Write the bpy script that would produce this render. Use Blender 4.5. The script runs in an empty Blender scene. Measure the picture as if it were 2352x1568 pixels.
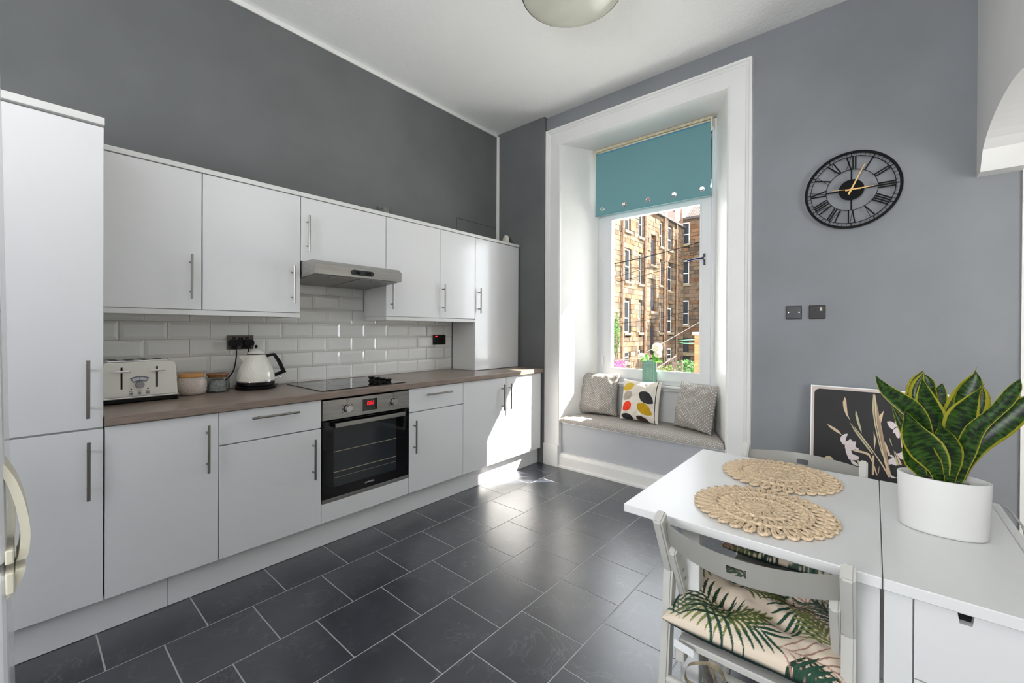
import bpy, bmesh, math, random
from mathutils import Vector, Matrix, noise
random.seed(7)
S = bpy.context.scene
COL = S.collection
PI = math.pi
sin, cos = math.sin, math.cos

# ------------------------------------------------------------------ camera
F_PX, TH, PITCH, ROLL, VY, CAM_H = 971.811, .707, -.0033, .0051, 759.87, 1.2741
_F = Vector((-sin(TH), cos(TH), 0)); _R = Vector((cos(TH), sin(TH), 0)); _U = Vector((0, 0, 1))
_F2 = _F*cos(PITCH) + _U*sin(PITCH); _U2 = _U*cos(PITCH) - _F*sin(PITCH)
_R3 = _R*cos(ROLL) + _U2*sin(ROLL); _U3 = _U2*cos(ROLL) - _R*sin(ROLL)
CAM = Vector((0, 0, CAM_H))
cd = bpy.data.cameras.new('camera'); cam = bpy.data.objects.new('camera', cd); COL.objects.link(cam)
cd.sensor_width = 36; cd.lens = 36*F_PX/2352; cd.shift_y = (VY-784)/2352; cd.clip_start = .02; cd.clip_end = 300
mw = Matrix((_R3, _U3, -_F2)).transposed().to_4x4(); mw.translation = CAM
cam.matrix_world = mw
S.camera = cam
def ray(s, v): return _R3*((s-1176)/F_PX) + _U3*((VY-v)/F_PX) + _F2
def onx(s, v, x): d = ray(s, v); return CAM + d*(x/d.x)
def ony(s, v, y): d = ray(s, v); return CAM + d*(y/d.y)
def onz(s, v, z): d = ray(s, v); return CAM + d*((z-CAM_H)/d.z)

# ------------------------------------------------------------------ sky, sun, daylight, added fill, exposure
SKY, SUN, EXPO = 4.8, 28.0, 0.46
L_NEAR, L_SIDE = 80, 12
w = bpy.data.worlds.new('sky'); S.world = w; w.use_nodes = True
bg = w.node_tree.nodes['Background']; bg.inputs[0].default_value = (.90, .95, 1, 1); bg.inputs[1].default_value = SKY
sd = bpy.data.lights.new('sun', 'SUN'); sd.energy = SUN; sd.angle = .009; sd.color = (1, .95, .86)
so = bpy.data.objects.new('sun', sd); COL.objects.link(so)
_az, _el = math.radians(42), math.radians(44)
SUND = Vector((-sin(_az)*cos(_el), -cos(_az)*cos(_el), -sin(_el)))
so.rotation_euler = SUND.to_track_quat('-Z', 'Y').to_euler()
def area(name, loc, direction, sx, sy, watts, color=(1, 1, 1)):
    d = bpy.data.lights.new(name, 'AREA'); d.shape = 'RECTANGLE'; d.size = sx; d.size_y = sy; d.energy = watts; d.color = color
    o = bpy.data.objects.new(name, d); COL.objects.link(o); o.location = loc
    o.rotation_euler = Vector(direction).to_track_quat('-Z', 'Z').to_euler()
    return o
# near lamp: unseen fill added behind the camera; side lamp: daylight of the space beyond the archway
area('added_near_fill', (-.5, -2.52, 1.75), (.6, 1, 1.3), 1.3, 1.5, L_NEAR, (.97, .98, 1))
area('daylight_side_window', (2.12, 1.2, 1.5), (-1, .3, 0), .95, 1.1, L_SIDE, (.97, .98, 1))
vs = S.view_settings
vs.view_transform = 'Standard'; vs.look = 'None'; vs.gamma = 1; vs.exposure = EXPO; vs.use_curve_mapping = False
try:
    S.cycles.max_bounces = 10; S.cycles.diffuse_bounces = 5; S.cycles.transparent_max_bounces = 16
except Exception: pass

# ------------------------------------------------------------------ helpers
def lin(c):
    return tuple(((x/255)/12.92 if x/255 <= .04045 else ((x/255+.055)/1.055)**2.4) for x in c)
MATS = {}
def M(name, rgb, rough=.5, metal=0, spec=.5, noise_=None, bump=None, coat=0, emit=None, trans=0, alpha=1, rnd=0, stretch=None, rvar=0):
    """principled material; rgb in 0-255 sRGB; noise_=(scale,amount); bump=(scale,strength,dist); rnd = colour change per object"""
    if name in MATS: return MATS[name]
    m = bpy.data.materials.new(name); m.use_nodes = True; nt = m.node_tree; b = nt.nodes['Principled BSDF']
    c = lin(rgb); b.inputs['Base Color'].default_value = (*c, 1); b.inputs['Roughness'].default_value = rough
    b.inputs['Metallic'].default_value = metal; b.inputs['Specular IOR Level'].default_value = spec
    b.inputs['Coat Weight'].default_value = coat; b.inputs['Coat Roughness'].default_value = .05 if rough < .25 else rough
    b.inputs['Transmission Weight'].default_value = trans
    if emit: b.inputs['Emission Color'].default_value = (*lin(emit[0]), 1); b.inputs['Emission Strength'].default_value = emit[1]
    out = None
    def coords(sc):
        if stretch == 'world':
            return nt.nodes.new('ShaderNodeNewGeometry').outputs['Position']
        tc = nt.nodes.new('ShaderNodeTexCoord')
        if stretch:
            mp = nt.nodes.new('ShaderNodeMapping'); mp.inputs['Scale'].default_value = stretch
            nt.links.new(tc.outputs['Object'], mp.inputs[0]); return mp.outputs[0]
        return tc.outputs['Object']
    col_socket = None
    if noise_:
        n = nt.nodes.new('ShaderNodeTexNoise'); n.inputs['Scale'].default_value = noise_[0]; n.inputs['Detail'].default_value = 6
        nt.links.new(coords(0), n.inputs['Vector'])
        r = nt.nodes.new('ShaderNodeValToRGB'); a = noise_[1]
        r.color_ramp.elements[0].position = .3; r.color_ramp.elements[1].position = .7
        r.color_ramp.elements[0].color = (*[x*(1-a) for x in c], 1); r.color_ramp.elements[1].color = (*[min(1, x*(1+a)) for x in c], 1)
        nt.links.new(n.outputs[0], r.inputs[0]); col_socket = r.outputs[0]
        if rvar:
            mr = nt.nodes.new('ShaderNodeMapRange'); mr.inputs[3].default_value = rough-rvar; mr.inputs[4].default_value = rough+rvar
            nt.links.new(n.outputs[0], mr.inputs[0]); nt.links.new(mr.outputs[0], b.inputs['Roughness'])
    if rnd:
        oi = nt.nodes.new('ShaderNodeObjectInfo'); hs = nt.nodes.new('ShaderNodeHueSaturation')
        mr = nt.nodes.new('ShaderNodeMapRange'); mr.inputs[3].default_value = 1-rnd; mr.inputs[4].default_value = 1+rnd
        nt.links.new(oi.outputs['Random'], mr.inputs[0]); nt.links.new(mr.outputs[0], hs.inputs['Value'])
        hs.inputs['Color'].default_value = (*c, 1)
        if col_socket: nt.links.new(col_socket, hs.inputs['Color'])
        col_socket = hs.outputs[0]
    if col_socket: nt.links.new(col_socket, b.inputs['Base Color'])
    if bump:
        n = nt.nodes.new('ShaderNodeTexNoise'); n.inputs['Scale'].default_value = bump[0]; n.inputs['Detail'].default_value = 4
        nt.links.new(coords(0), n.inputs['Vector'])
        bp = nt.nodes.new('ShaderNodeBump'); bp.inputs['Strength'].default_value = bump[1]; bp.inputs['Distance'].default_value = bump[2]
        nt.links.new(n.outputs[0], bp.inputs['Height']); nt.links.new(bp.outputs[0], b.inputs['Normal'])
    MATS[name] = m
    return m
def glass_mat(name, tint=(1, 1, 1), refl=.06, rough=0.0):
    m = bpy.data.materials.new(name); m.use_nodes = True; nt = m.node_tree; nt.nodes.remove(nt.nodes['Principled BSDF'])
    t = nt.nodes.new('ShaderNodeBsdfTransparent'); t.inputs[0].default_value = (*tint, 1)
    g = nt.nodes.new('ShaderNodeBsdfGlossy'); g.inputs['Roughness'].default_value = rough
    lw = nt.nodes.new('ShaderNodeLayerWeight'); lw.inputs[0].default_value = .5          # Schlick reflectance, the same from both sides
    pw = nt.nodes.new('ShaderNodeMath'); pw.operation = 'POWER'; pw.inputs[1].default_value = 5; nt.links.new(lw.outputs['Facing'], pw.inputs[0])
    ma = nt.nodes.new('ShaderNodeMath'); ma.operation = 'MULTIPLY_ADD'; ma.inputs[1].default_value = .9; ma.inputs[2].default_value = .015; nt.links.new(pw.outputs[0], ma.inputs[0])
    mx = nt.nodes.new('ShaderNodeMixShader')
    nt.links.new(ma.outputs[0], mx.inputs[0]); nt.links.new(t.outputs[0], mx.inputs[1]); nt.links.new(g.outputs[0], mx.inputs[2])
    nt.links.new(mx.outputs[0], nt.nodes['Material Output'].inputs[0])
    return m
def attr_mat(name, rough=.8, bump=None):
    m = bpy.data.materials.new(name); m.use_nodes = True; nt = m.node_tree; b = nt.nodes['Principled BSDF']
    a = nt.nodes.new('ShaderNodeAttribute'); a.attribute_name = 'print'
    nt.links.new(a.outputs['Color'], b.inputs['Base Color']); b.inputs['Roughness'].default_value = rough
    b.inputs['Specular IOR Level'].default_value = .2
    if bump:
        n = nt.nodes.new('ShaderNodeTexNoise'); n.inputs['Scale'].default_value = bump[0]
        bp = nt.nodes.new('ShaderNodeBump'); bp.inputs['Strength'].default_value = bump[1]; bp.inputs['Distance'].default_value = bump[2]
        nt.links.new(n.outputs[0], bp.inputs['Height']); nt.links.new(bp.outputs[0], b.inputs['Normal'])
    return m

ORIG = {}      # world position of unrotated roots, by object name
def thing(name, label, cat, loc=(0, 0, 0), group=None, rotz=0, kind=None):
    o = bpy.data.objects.new(name, None); COL.objects.link(o); o.location = loc; o.rotation_euler = (0, 0, rotz)
    o.empty_display_size = .05; o['label'] = label
    if cat: o['category'] = cat
    if group: o['group'] = group
    if kind: o['kind'] = kind
    ORIG[o.name] = Vector(loc); return o
def tag(o, label, cat=None, group=None, kind=None):
    o['label'] = label
    if cat: o['category'] = cat
    if group: o['group'] = group
    if kind: o['kind'] = kind
    return o
def obj(name, bm, mat, parent=None, smooth=False, local=False, origin=None, label=None):
    """link a bmesh as one object. Coordinates are world ones unless local; origin = where the object's own origin goes (world)"""
    base = Vector((0, 0, 0))
    if parent is not None and not local: base = ORIG.get(parent.name, Vector((0, 0, 0))).copy()
    org = Vector(origin) if origin is not None else None
    if not local:
        sh = org if org is not None else base
        bmesh.ops.translate(bm, verts=bm.verts, vec=-sh)
    bmesh.ops.recalc_face_normals(bm, faces=bm.faces)
    me = bpy.data.meshes.new(name); bm.to_mesh(me); bm.free()
    for m in (mat if isinstance(mat, (list, tuple)) else [mat]): me.materials.append(m)
    if smooth:
        for p in me.polygons: p.use_smooth = True
    o = bpy.data.objects.new(name, me); COL.objects.link(o)
    if parent is not None: o.parent = parent
    if not local and org is not None: o.location = org - base
    ORIG[o.name] = (org if org is not None else base) if not local else Vector((0, 0, 0))
    if label: o['label'] = label
    return o
def inst(name, me, parent, loc, rot=(0, 0, 0), scale=(1, 1, 1)):
    o = bpy.data.objects.new(name, me); COL.objects.link(o); o.parent = parent; o.location = loc; o.rotation_euler = rot; o.scale = scale
    return o
def NB(): return bmesh.new()
def box(bm, x0, x1, y0, y1, z0, z1, r=0, seg=2):
    g = bmesh.ops.create_cube(bm, size=1, matrix=Matrix.Translation(((x0+x1)/2, (y0+y1)/2, (z0+z1)/2)) @ Matrix.Diagonal((abs(x1-x0), abs(y1-y0), abs(z1-z0), 1)))
    if r:
        es = list({e for v in g['verts'] for e in v.link_edges})
        bmesh.ops.bevel(bm, geom=es, offset=r, segments=seg, affect='EDGES', profile=.5)
    return bm
def B(x0, x1, y0, y1, z0, z1, r=0, seg=2): return box(NB(), x0, x1, y0, y1, z0, z1, r, seg)
def cyl(bm, p0, p1, r, seg=16, r2=None):
    p0, p1 = Vector(p0), Vector(p1); d = p1-p0
    m = Matrix.Translation((p0+p1)/2) @ d.to_track_quat('Z', 'Y').to_matrix().to_4x4()
    bmesh.ops.create_cone(bm, cap_ends=True, segments=seg, radius1=r, radius2=r if r2 is None else r2, depth=d.length, matrix=m)
    return bm
def sph(bm, c, r, u=14, v=10, sc=(1, 1, 1)):
    bmesh.ops.create_uvsphere(bm, u_segments=u, v_segments=v, radius=r, matrix=Matrix.Translation(c) @ Matrix.Diagonal((*sc, 1))); return bm
def lathe(bm, prof, c=(0, 0, 0), seg=32, caps=True, sx=1, sy=1):
    rings = []
    for r, z in prof:
        if r < 1e-6: rings.append([bm.verts.new((c[0], c[1], c[2]+z))])
        else: rings.append([bm.verts.new((c[0]+r*sx*cos(2*PI*i/seg), c[1]+r*sy*sin(2*PI*i/seg), c[2]+z)) for i in range(seg)])
    for a, b in zip(rings, rings[1:]):
        for i in range(seg):
            j = (i+1) % seg
            if len(a) == 1 and len(b) == 1: continue
            if len(a) == 1: bm.faces.new((a[0], b[i], b[j]))
            elif len(b) == 1: bm.faces.new((a[i], a[j], b[0]))
            else: bm.faces.new((a[i], a[j], b[j], b[i]))
    if caps:
        for rg in (rings[0], rings[-1]):
            if len(rg) > 2: bm.faces.new(rg)
    return bm
def tube(bm, pts, r, seg=8, closed=False, rf=None):
    pts = [Vector(p) for p in pts]; n = len(pts); rings = []
    up = None
    for i, p in enumerate(pts):
        if closed: t = pts[(i+1) % n]-pts[i-1]
        else: t = pts[min(i+1, n-1)]-pts[max(i-1, 0)]
        t.normalize()
        if up is None:
            up = Vector((0, 0, 1)) if abs(t.z) < .9 else Vector((1, 0, 0))
        a = t.cross(up); a.normalize(); up = a.cross(t); up.normalize()
        rr = rf(i/(n-1)) if rf else (r[i] if isinstance(r, (list, tuple)) else r)
        rings.append([bm.verts.new(p + a*(rr*cos(2*PI*k/seg)) + up*(rr*sin(2*PI*k/seg))) for k in range(seg)])
    m = n if closed else n-1
    for i in range(m):
        A, Bq = rings[i], rings[(i+1) % n]
        for k in range(seg):
            l = (k+1) % seg; bm.faces.new((A[k], A[l], Bq[l], Bq[k]))
    if not closed: bm.faces.new(rings[0]); bm.faces.new(rings[-1])
    return bm
def prism(bm, poly, axis, a, b):
    """poly in the two other axes (in x,y,z order), extruded along axis from a to b"""
    def mk(p, t):
        if axis == 'x': return (t, p[0], p[1])
        if axis == 'y': return (p[0], t, p[1])
        return (p[0], p[1], t)
    A = [bm.verts.new(mk(p, a)) for p in poly]; C = [bm.verts.new(mk(p, b)) for p in poly]; n = len(poly)
    bm.faces.new(A); bm.faces.new(C[::-1])
    for i in range(n): bm.faces.new((A[i], A[(i+1) % n], C[(i+1) % n], C[i]))
    return bm
def smooth_line(pts, k=6):
    """Catmull-Rom through points (tuples of any length)"""
    out = []; n = len(pts)
    for i in range(n-1):
        p0, p1, p2, p3 = pts[max(i-1, 0)], pts[i], pts[i+1], pts[min(i+2, n-1)]
        for j in range(k):
            t = j/k
            out.append(tuple(.5*((2*b)+(-a+c)*t+(2*a-5*b+4*c-d)*t*t+(-a+3*b-3*c+d)*t**3) for a, b, c, d in zip(p0, p1, p2, p3)))
    out.append(tuple(pts[-1])); return out
def text_bm(txt, size, depth=.0004):
    cu = bpy.data.curves.new('t', 'FONT'); cu.body = txt; cu.size = size; cu.extrude = depth; cu.align_x = 'CENTER'; cu.align_y = 'CENTER'; cu.resolution_u = 3
    o = bpy.data.objects.new('t', cu); me = bpy.data.meshes.new_from_object(o)
    bm = NB(); bm.from_mesh(me)
    bpy.data.objects.remove(o); bpy.data.curves.remove(cu); bpy.data.meshes.remove(me)
    return bm
def place(bm, mat4): bmesh.ops.transform(bm, matrix=mat4, verts=bm.verts); return bm
FACE_X = Matrix(((0, 0, 1, 0), (1, 0, 0, 0), (0, 1, 0, 0), (0, 0, 0, 1)))     # local x->y, y->z, z->x  (reads from +x)
FACE_NY = Matrix(((1, 0, 0, 0), (0, 0, -1, 0), (0, 1, 0, 0), (0, 0, 0, 1)))   # local x->x, y->z, z->-y (reads from -y)

# ------------------------------------------------------------------ materials
gloss_white = M('gloss_white_door', (228, 228, 229), .16, spec=.5, coat=.25)
carcass_white = M('carcass_white', (222, 222, 220), .4)
steel = M('brushed_steel', (176, 174, 170), .28, 1, noise_=(60, .12), stretch=(1, .04, 1))
handle_steel = M('handle_steel', (150, 146, 140), .3, 1)
chrome = M('chrome', (215, 215, 215), .08, 1)
black_gloss = M('black_glass', (8, 8, 10), .04, spec=.6)
black_plastic = M('black_plastic', (9, 9, 10), .4, spec=.25)
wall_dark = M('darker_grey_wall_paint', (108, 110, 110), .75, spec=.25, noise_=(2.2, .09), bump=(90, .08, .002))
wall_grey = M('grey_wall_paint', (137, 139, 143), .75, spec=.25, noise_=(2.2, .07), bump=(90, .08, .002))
white_paint = M('white_gloss_paint', (232, 231, 228), .35, noise_=(3, .03))
ceil_white = M('textured_white_ceiling', (238, 238, 236), .9, spec=.1, bump=(55, .55, .006))
grout_floor = M('floor_grout', (186, 186, 186), .8)
def slate_material():
    m = bpy.data.materials.new('slate_vinyl_tile'); m.use_nodes = True; nt = m.node_tree; b = nt.nodes['Principled BSDF']; N = nt.nodes.new; LK = nt.links.new
    b.inputs['Roughness'].default_value = .34; b.inputs['Specular IOR Level'].default_value = .7; b.inputs['Coat Weight'].default_value = .75; b.inputs['Coat Roughness'].default_value = .30
    pos = N('ShaderNodeNewGeometry').outputs['Position']; oi = N('ShaderNodeObjectInfo')
    of = N('ShaderNodeVectorMath'); of.operation = 'SCALE'; of.inputs[3].default_value = 9; cx = N('ShaderNodeCombineXYZ')
    for k in range(3): LK(oi.outputs['Random'], cx.inputs[k])
    LK(cx.outputs[0], of.inputs[0]); ad = N('ShaderNodeVectorMath'); ad.operation = 'ADD'; LK(pos, ad.inputs[0]); LK(of.outputs[0], ad.inputs[1])      # every tile its own patch of slate
    def nz(scale, detail, rough, dist=0):
        n = N('ShaderNodeTexNoise'); n.inputs['Scale'].default_value = scale; n.inputs['Detail'].default_value = detail; n.inputs['Roughness'].default_value = rough; n.inputs['Distortion'].default_value = dist; LK(ad.outputs[0], n.inputs['Vector']); return n.outputs[0]
    cl = N('ShaderNodeValToRGB'); e = cl.color_ramp.elements; e[0].position = .2; e[1].position = .8; e[0].color = (*lin((22, 25, 32)), 1); e[1].color = (*lin((62, 67, 78)), 1); LK(nz(5, 8, .62, .6), cl.inputs[0])
    sub = N('ShaderNodeMath'); sub.operation = 'SUBTRACT'; sub.inputs[1].default_value = .5; LK(nz(4.5, 7, .6, 1.6), sub.inputs[0]); ab = N('ShaderNodeMath'); ab.operation = 'ABSOLUTE'; LK(sub.outputs[0], ab.inputs[0])
    vn = N('ShaderNodeMapRange'); vn.inputs[1].default_value = 0; vn.inputs[2].default_value = .016; vn.inputs[3].default_value = 1; vn.inputs[4].default_value = 0; LK(ab.outputs[0], vn.inputs[0])
    mk_ = N('ShaderNodeMapRange'); mk_.inputs[1].default_value = .40; mk_.inputs[2].default_value = .7; LK(nz(7, 3, .5), mk_.inputs[0]); mu = N('ShaderNodeMath'); mu.operation = 'MULTIPLY'; LK(vn.outputs[0], mu.inputs[0]); LK(mk_.outputs[0], mu.inputs[1])
    mx = N('ShaderNodeMix'); mx.data_type = 'RGBA'; mx.inputs[7].default_value = (*lin((98, 101, 107)), 1); LK(mu.outputs[0], mx.inputs[0]); LK(cl.outputs[0], mx.inputs[6]); LK(mx.outputs[2], b.inputs['Base Color'])
    bp = N('ShaderNodeBump'); bp.inputs['Strength'].default_value = .12; bp.inputs['Distance'].default_value = .003; LK(nz(9, 5, .5, .8), bp.inputs['Height']); LK(bp.outputs[0], b.inputs['Normal'])
    return m
slate = slate_material()
worktop_m = M('taupe_wood_worktop', (140, 124, 113), .3, noise_=(16, .22), stretch=(9, .7, 9), rvar=.05)
tile_m = M('white_glazed_tile', (226, 225, 221), .08, spec=.6, coat=.4, rnd=.02)
grout_m = M('beige_tile_grout', (188, 178, 158), .85)
pane_m = glass_mat('window_glass')
plastic_white = M('white_upvc', (236, 237, 238), .22)
teal = M('teal_blind_fabric', (112, 158, 162), .8, noise_=(240, .06), bump=(400, .15, .001))
table_white = M('white_lacquer_table', (226, 226, 225), .28, noise_=(3, .02))
chair_white = M('white_painted_wood', (198, 196, 190), .38, noise_=(9, .03))
jute = M('braided_jute', (228, 203, 170), .85, noise_=(110, .25), bump=(260, .9, .004))
gold = M('gold_hand', (205, 165, 105), .35, .6)
black_matt = M('black_matt_metal', (9, 9, 10), .6, spec=.15)
pot_white = M('white_matt_pot', (224, 223, 220), .5)
soil_m = M('dark_potting_soil', (48, 34, 26), .95, noise_=(70, .5), bump=(90, 1, .01))
cream = M('cream_plastic', (226, 220, 200), .4)

# ================================================================== THE ROOM
XW, YF, ZC = -2.994, 3.30, 3.30          # kitchen wall, far wall, ceiling
XR0, XR1 = .41, .567                     # right wall with the archway
YN, XS = -2.6, 2.2
# floor with single tiles
fl = tag(obj('floor', B(XW-.15, XS+.1, YN-.1, YF+.7, -.12, .0004), grout_floor), 'dark slate-look tiled floor with thin pale grout lines', kind='structure')
TS, TG = .318, .0055
def tile_mesh():
    bm = B(-.5, .5, -.5, .5, -.002, .0015)
    me = bpy.data.meshes.new('floor_tile'); bm.to_mesh(me); bm.free(); me.materials.append(slate); return me
tme = tile_mesh()
for k in range(-2, 9):
    x0, x1 = -2.157+(k-1)*TS, -2.157+k*TS
    cx0, cx1 = max(x0, XW), min(x1, XR0)
    if cx1-cx0 < .02: continue
    off = .215 if k % 2 == 0 else .215+TS/2+.012
    j = -9
    while True:
        y0 = off+j*TS; y1 = y0+TS; j += 1
        if y0 > 3.30: break
        a, b = max(y0, YN), min(y1, 3.30)
        if b-a < .02: continue
        inst('tile', tme, fl, ((cx0+cx1)/2, (a+b)/2, 0), scale=(cx1-cx0-TG, b-a-TG, 1))
tag(obj('floor_beyond', B(XR0+.002, XS, .3, YF, -.002, .0), slate), 'dark floor of the space beyond the archway', kind='structure')
tag(obj('ceiling', B(XW-.15, XS+.1, YN-.1, YF+.2, ZC, ZC+.12), ceil_white), 'white textured ceiling', kind='structure')
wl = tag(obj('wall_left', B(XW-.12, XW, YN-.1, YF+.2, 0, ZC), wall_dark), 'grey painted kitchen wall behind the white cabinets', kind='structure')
# far wall: piers, head and apron round the splayed window opening
WL0, WR0, WZ = -2.222, -.80, 3.0         # opening at the room face
WL1, WR1, WY = -2.075, -.985, 3.72       # opening at the window
YO = 4.10                                # outer face
bm = NB()
prism(bm, [(XW-.12, YF), (WL0-.012, YF), (WL1-.012, WY), (WL1-.012, YO), (XW-.12, YO)], 'z', 0, ZC+.1)
prism(bm, [(WR0+.012, YF), (XR1, YF), (XR1, YO), (WR1+.012, YO), (WR1+.012, WY)], 'z', 0, ZC+.1)
prism(bm, [(YF, WZ+.012), (WY, 3.042), (WY, ZC+.1), (YF, ZC+.1)], 'x', WL0-.012, WR0+.012)
box(bm, WL1-.1, WR1+.1, 4.0, YO, 2.43, 2.545); box(bm, WL1-.1, WR1+.1, 3.95, YO, 2.60, ZC+.1); box(bm, WL1-.1, WR1+.1, WY+.12, 3.95, 2.95, ZC+.1)  # unseen outer bar and head with a slit, added to shape the sun beam
box(bm, WL1-.012, WR1+.012, WY+.005, YO, 0, .775)
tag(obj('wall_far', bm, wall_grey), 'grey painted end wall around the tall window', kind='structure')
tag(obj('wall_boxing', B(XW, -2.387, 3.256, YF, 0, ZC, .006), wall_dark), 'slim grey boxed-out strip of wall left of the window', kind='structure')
tag(obj('wall_beyond', B(XR1, XS, YF-.01, YF+.3, 0, ZC+.1), white_paint), 'white wall seen beyond the archway', kind='structure')
# right wall with a shallow arched opening beside the far wall
bm = NB()
A0, A1 = 2.18, 3.20
arch = [(YF+.05, 2.092), (A1, 2.092)]
for i in range(1, 16):
    t = i/16; y = A1+(A0-A1)*t; arch.append((y, 2.092+.178*math.sqrt(max(0, 1-(2*t-1)**2))**.9))
arch += [(A0, 2.092), (A0, 0), (YN-.1, 0), (YN-.1, ZC), (YF+.05, ZC)]
prism(bm, arch, 'x', XR0, XR1)
tag(obj('wall_right', bm, white_paint), 'white plaster wall with a shallow arch at the right edge', kind='structure')
# near wall with an opening added for fill light (behind the viewer), side wall with window
bm = NB()
box(bm, XW, -1.2, YN-.2, YN, 0, ZC); box(bm, .2, XR0+.1, YN-.2, YN, 0, ZC); box(bm, -1.2, .2, YN-.2, YN, 0, .9); box(bm, -1.2, .2, YN-.2, YN, 2.6, ZC)
tag(obj('wall_near', bm, wall_grey), 'grey wall behind the viewer with an opening added for fill light', kind='structure')
bm = NB()
box(bm, XS, XS+.2, .3, .7, 0, ZC); box(bm, XS, XS+.2, 1.7, YF+.3, 0, ZC); box(bm, XS, XS+.2, .7, 1.7, 0, .9); box(bm, XS, XS+.2, .7, 1.7, 2.1, ZC)
tag(obj('wall_side', bm, white_paint), 'white outer wall of the space beyond the archway', kind='structure')
tag(obj('wall_partition', B(XR1, XS, .2, .3, 0, ZC), white_paint), 'white partition of the space beyond the archway', kind='structure')
# trims: ceiling bead, corner bead, skirting
tag(obj('trim_1', B(XW, XW+.012, YN, 3.256, ZC-.032, ZC, .003), white_paint), 'thin white trim strip along the kitchen wall under the ceiling', kind='structure')
tag(obj('trim_2', B(XW, XW+.032, 3.243, 3.256, 2.112, ZC-.03, .003), white_paint), 'thin white trim strip up the corner above the cabinets', kind='structure')
bm = NB(); prism(bm, [(-.63, 3.30), (-.63, 3.282), (XR1, 3.282), (XR1, 3.30)], 'z', 0, .14)
tag(obj('baseboard_far', bm, white_paint), 'white skirting board under the clock wall', kind='structure')
# access panel outline on the kitchen wall above the cabinets
bm = NB(); box(bm, XW, XW+.003, 2.69, 3.24, 2.11, 2.322)
ap = obj('access_panel', bm, wall_dark); tag(ap, 'grey painted access panel above the far wall cabinets', 'panel')
seam = M('dark_seam', (40, 38, 36), .9)
bm = NB(); box(bm, XW, XW+.0036, 2.686, 2.690, 2.11, 2.326); box(bm, XW, XW+.0036, 2.686, 3.24, 2.322, 2.326)
obj('seam', bm, seam, ap)

# ------------------------------------------------------------------ window 1
win = thing('window_1', 'tall white window with a casement sash in a deep splayed reveal', None, (-1.53, WY, .78), kind='structure')
# splayed lining boards
bm = NB(); prism(bm, [(WL0-.012, YF), (WL0, YF), (WL1, WY), (WL1, WY+.03), (WL1-.012, WY+.03), (WL1-.012, WY)], 'z', .0, 3.04)
obj('reveal', bm, white_paint, win)
bm = NB(); prism(bm, [(WR0+.012, YF), (WR0, YF), (WR1, WY), (WR1, WY+.03), (WR1+.012, WY+.03), (WR1+.012, WY)], 'z', .0, 3.04)
obj('reveal', bm, white_paint, win)
bm = NB(); prism(bm, [(YF, WZ), (WY, 3.03), (WY, 3.042), (YF, WZ+.012)], 'x', WL0-.01, WR0+.01); obj('reveal', bm, white_paint, win)
obj('apron', B(WL1, WR1, WY-.012, WY+.006, .0, .79), white_paint, win)
# sill with a moulded nosing
bm = NB(); prism(bm, [(WY-.075, .790), (WY-.075, .775), (WY-.055, .770), (WY-.05, .748), (WY-.012, .745), (WY-.012, .757), (WY+.14, .757), (WY+.14, .790)], 'x', WL1, WR1)
obj('sill', bm, white_paint, win)
# frame and sash (mitred profile)
def ring(bm, x0, x1, z0, z1, wl, wr, wb, wt, y0, y1):
    box(bm, x0, x0+wl, y0, y1, z0, z1); box(bm, x1-wr, x1, y0, y1, z0, z1)
    box(bm, x0+wl, x1-wr, y0, y1, z0, z0+wb); box(bm, x0+wl, x1-wr, y0, y1, z1-wt, z1)
bm = NB(); ring(bm, WL1, WR1, .79, 3.03, .055, .045, .05, .06, WY+.03, WY+.11); box(bm, WL1+.05, WR1-.04, WY+.03, WY+.11, 2.395, 2.418)
obj('window_frame', bm, plastic_white, win)
bm = NB(); ring(bm, WL1+.062, WR1-.045, .825, 2.405, .075, .07, .075, .06, WY+.012, WY+.07)
sash = obj('sash', bm, plastic_white, win)
bm = NB(); ring(bm, WL1+.137, WR1-.115, .90, 2.345, .014, .014, .014, .012, WY+.004, WY+.05)
obj('bead', bm, plastic_white, sash)
obj('pane', B(WL1+.13, WR1-.11, WY+.04, WY+.044, .89, 2.35), pane_m, win)
obj('pane', B(WL1+.05, WR1-.04, WY+.06, WY+.064, 2.41, 2.98), pane_m, win)
bm = NB(); box(bm, -1.085, -1.063, WY, WY+.014, 1.82, 1.92, .004); cyl(bm, (-1.074, WY+.004, 1.875), (-1.074, WY-.04, 1.875), .011, 12)
hd = obj('window_handle', bm, chrome, win)
bm = NB(); tube(bm, [(-1.074, WY-.036, 1.875), (-1.12, WY-.038, 1.872), (-1.20, WY-.036, 1.862)], .0085, 8)
obj('lever', bm, M('dark_blue_metal', (52, 58, 92), .3, .6), hd)
bm = NB()
for z in (.93, 1.9): box(bm, WL1+.052, WL1+.068, WY-.004, WY+.014, z, z+.09, .003)
obj('hinge', bm, plastic_white, win)
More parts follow.
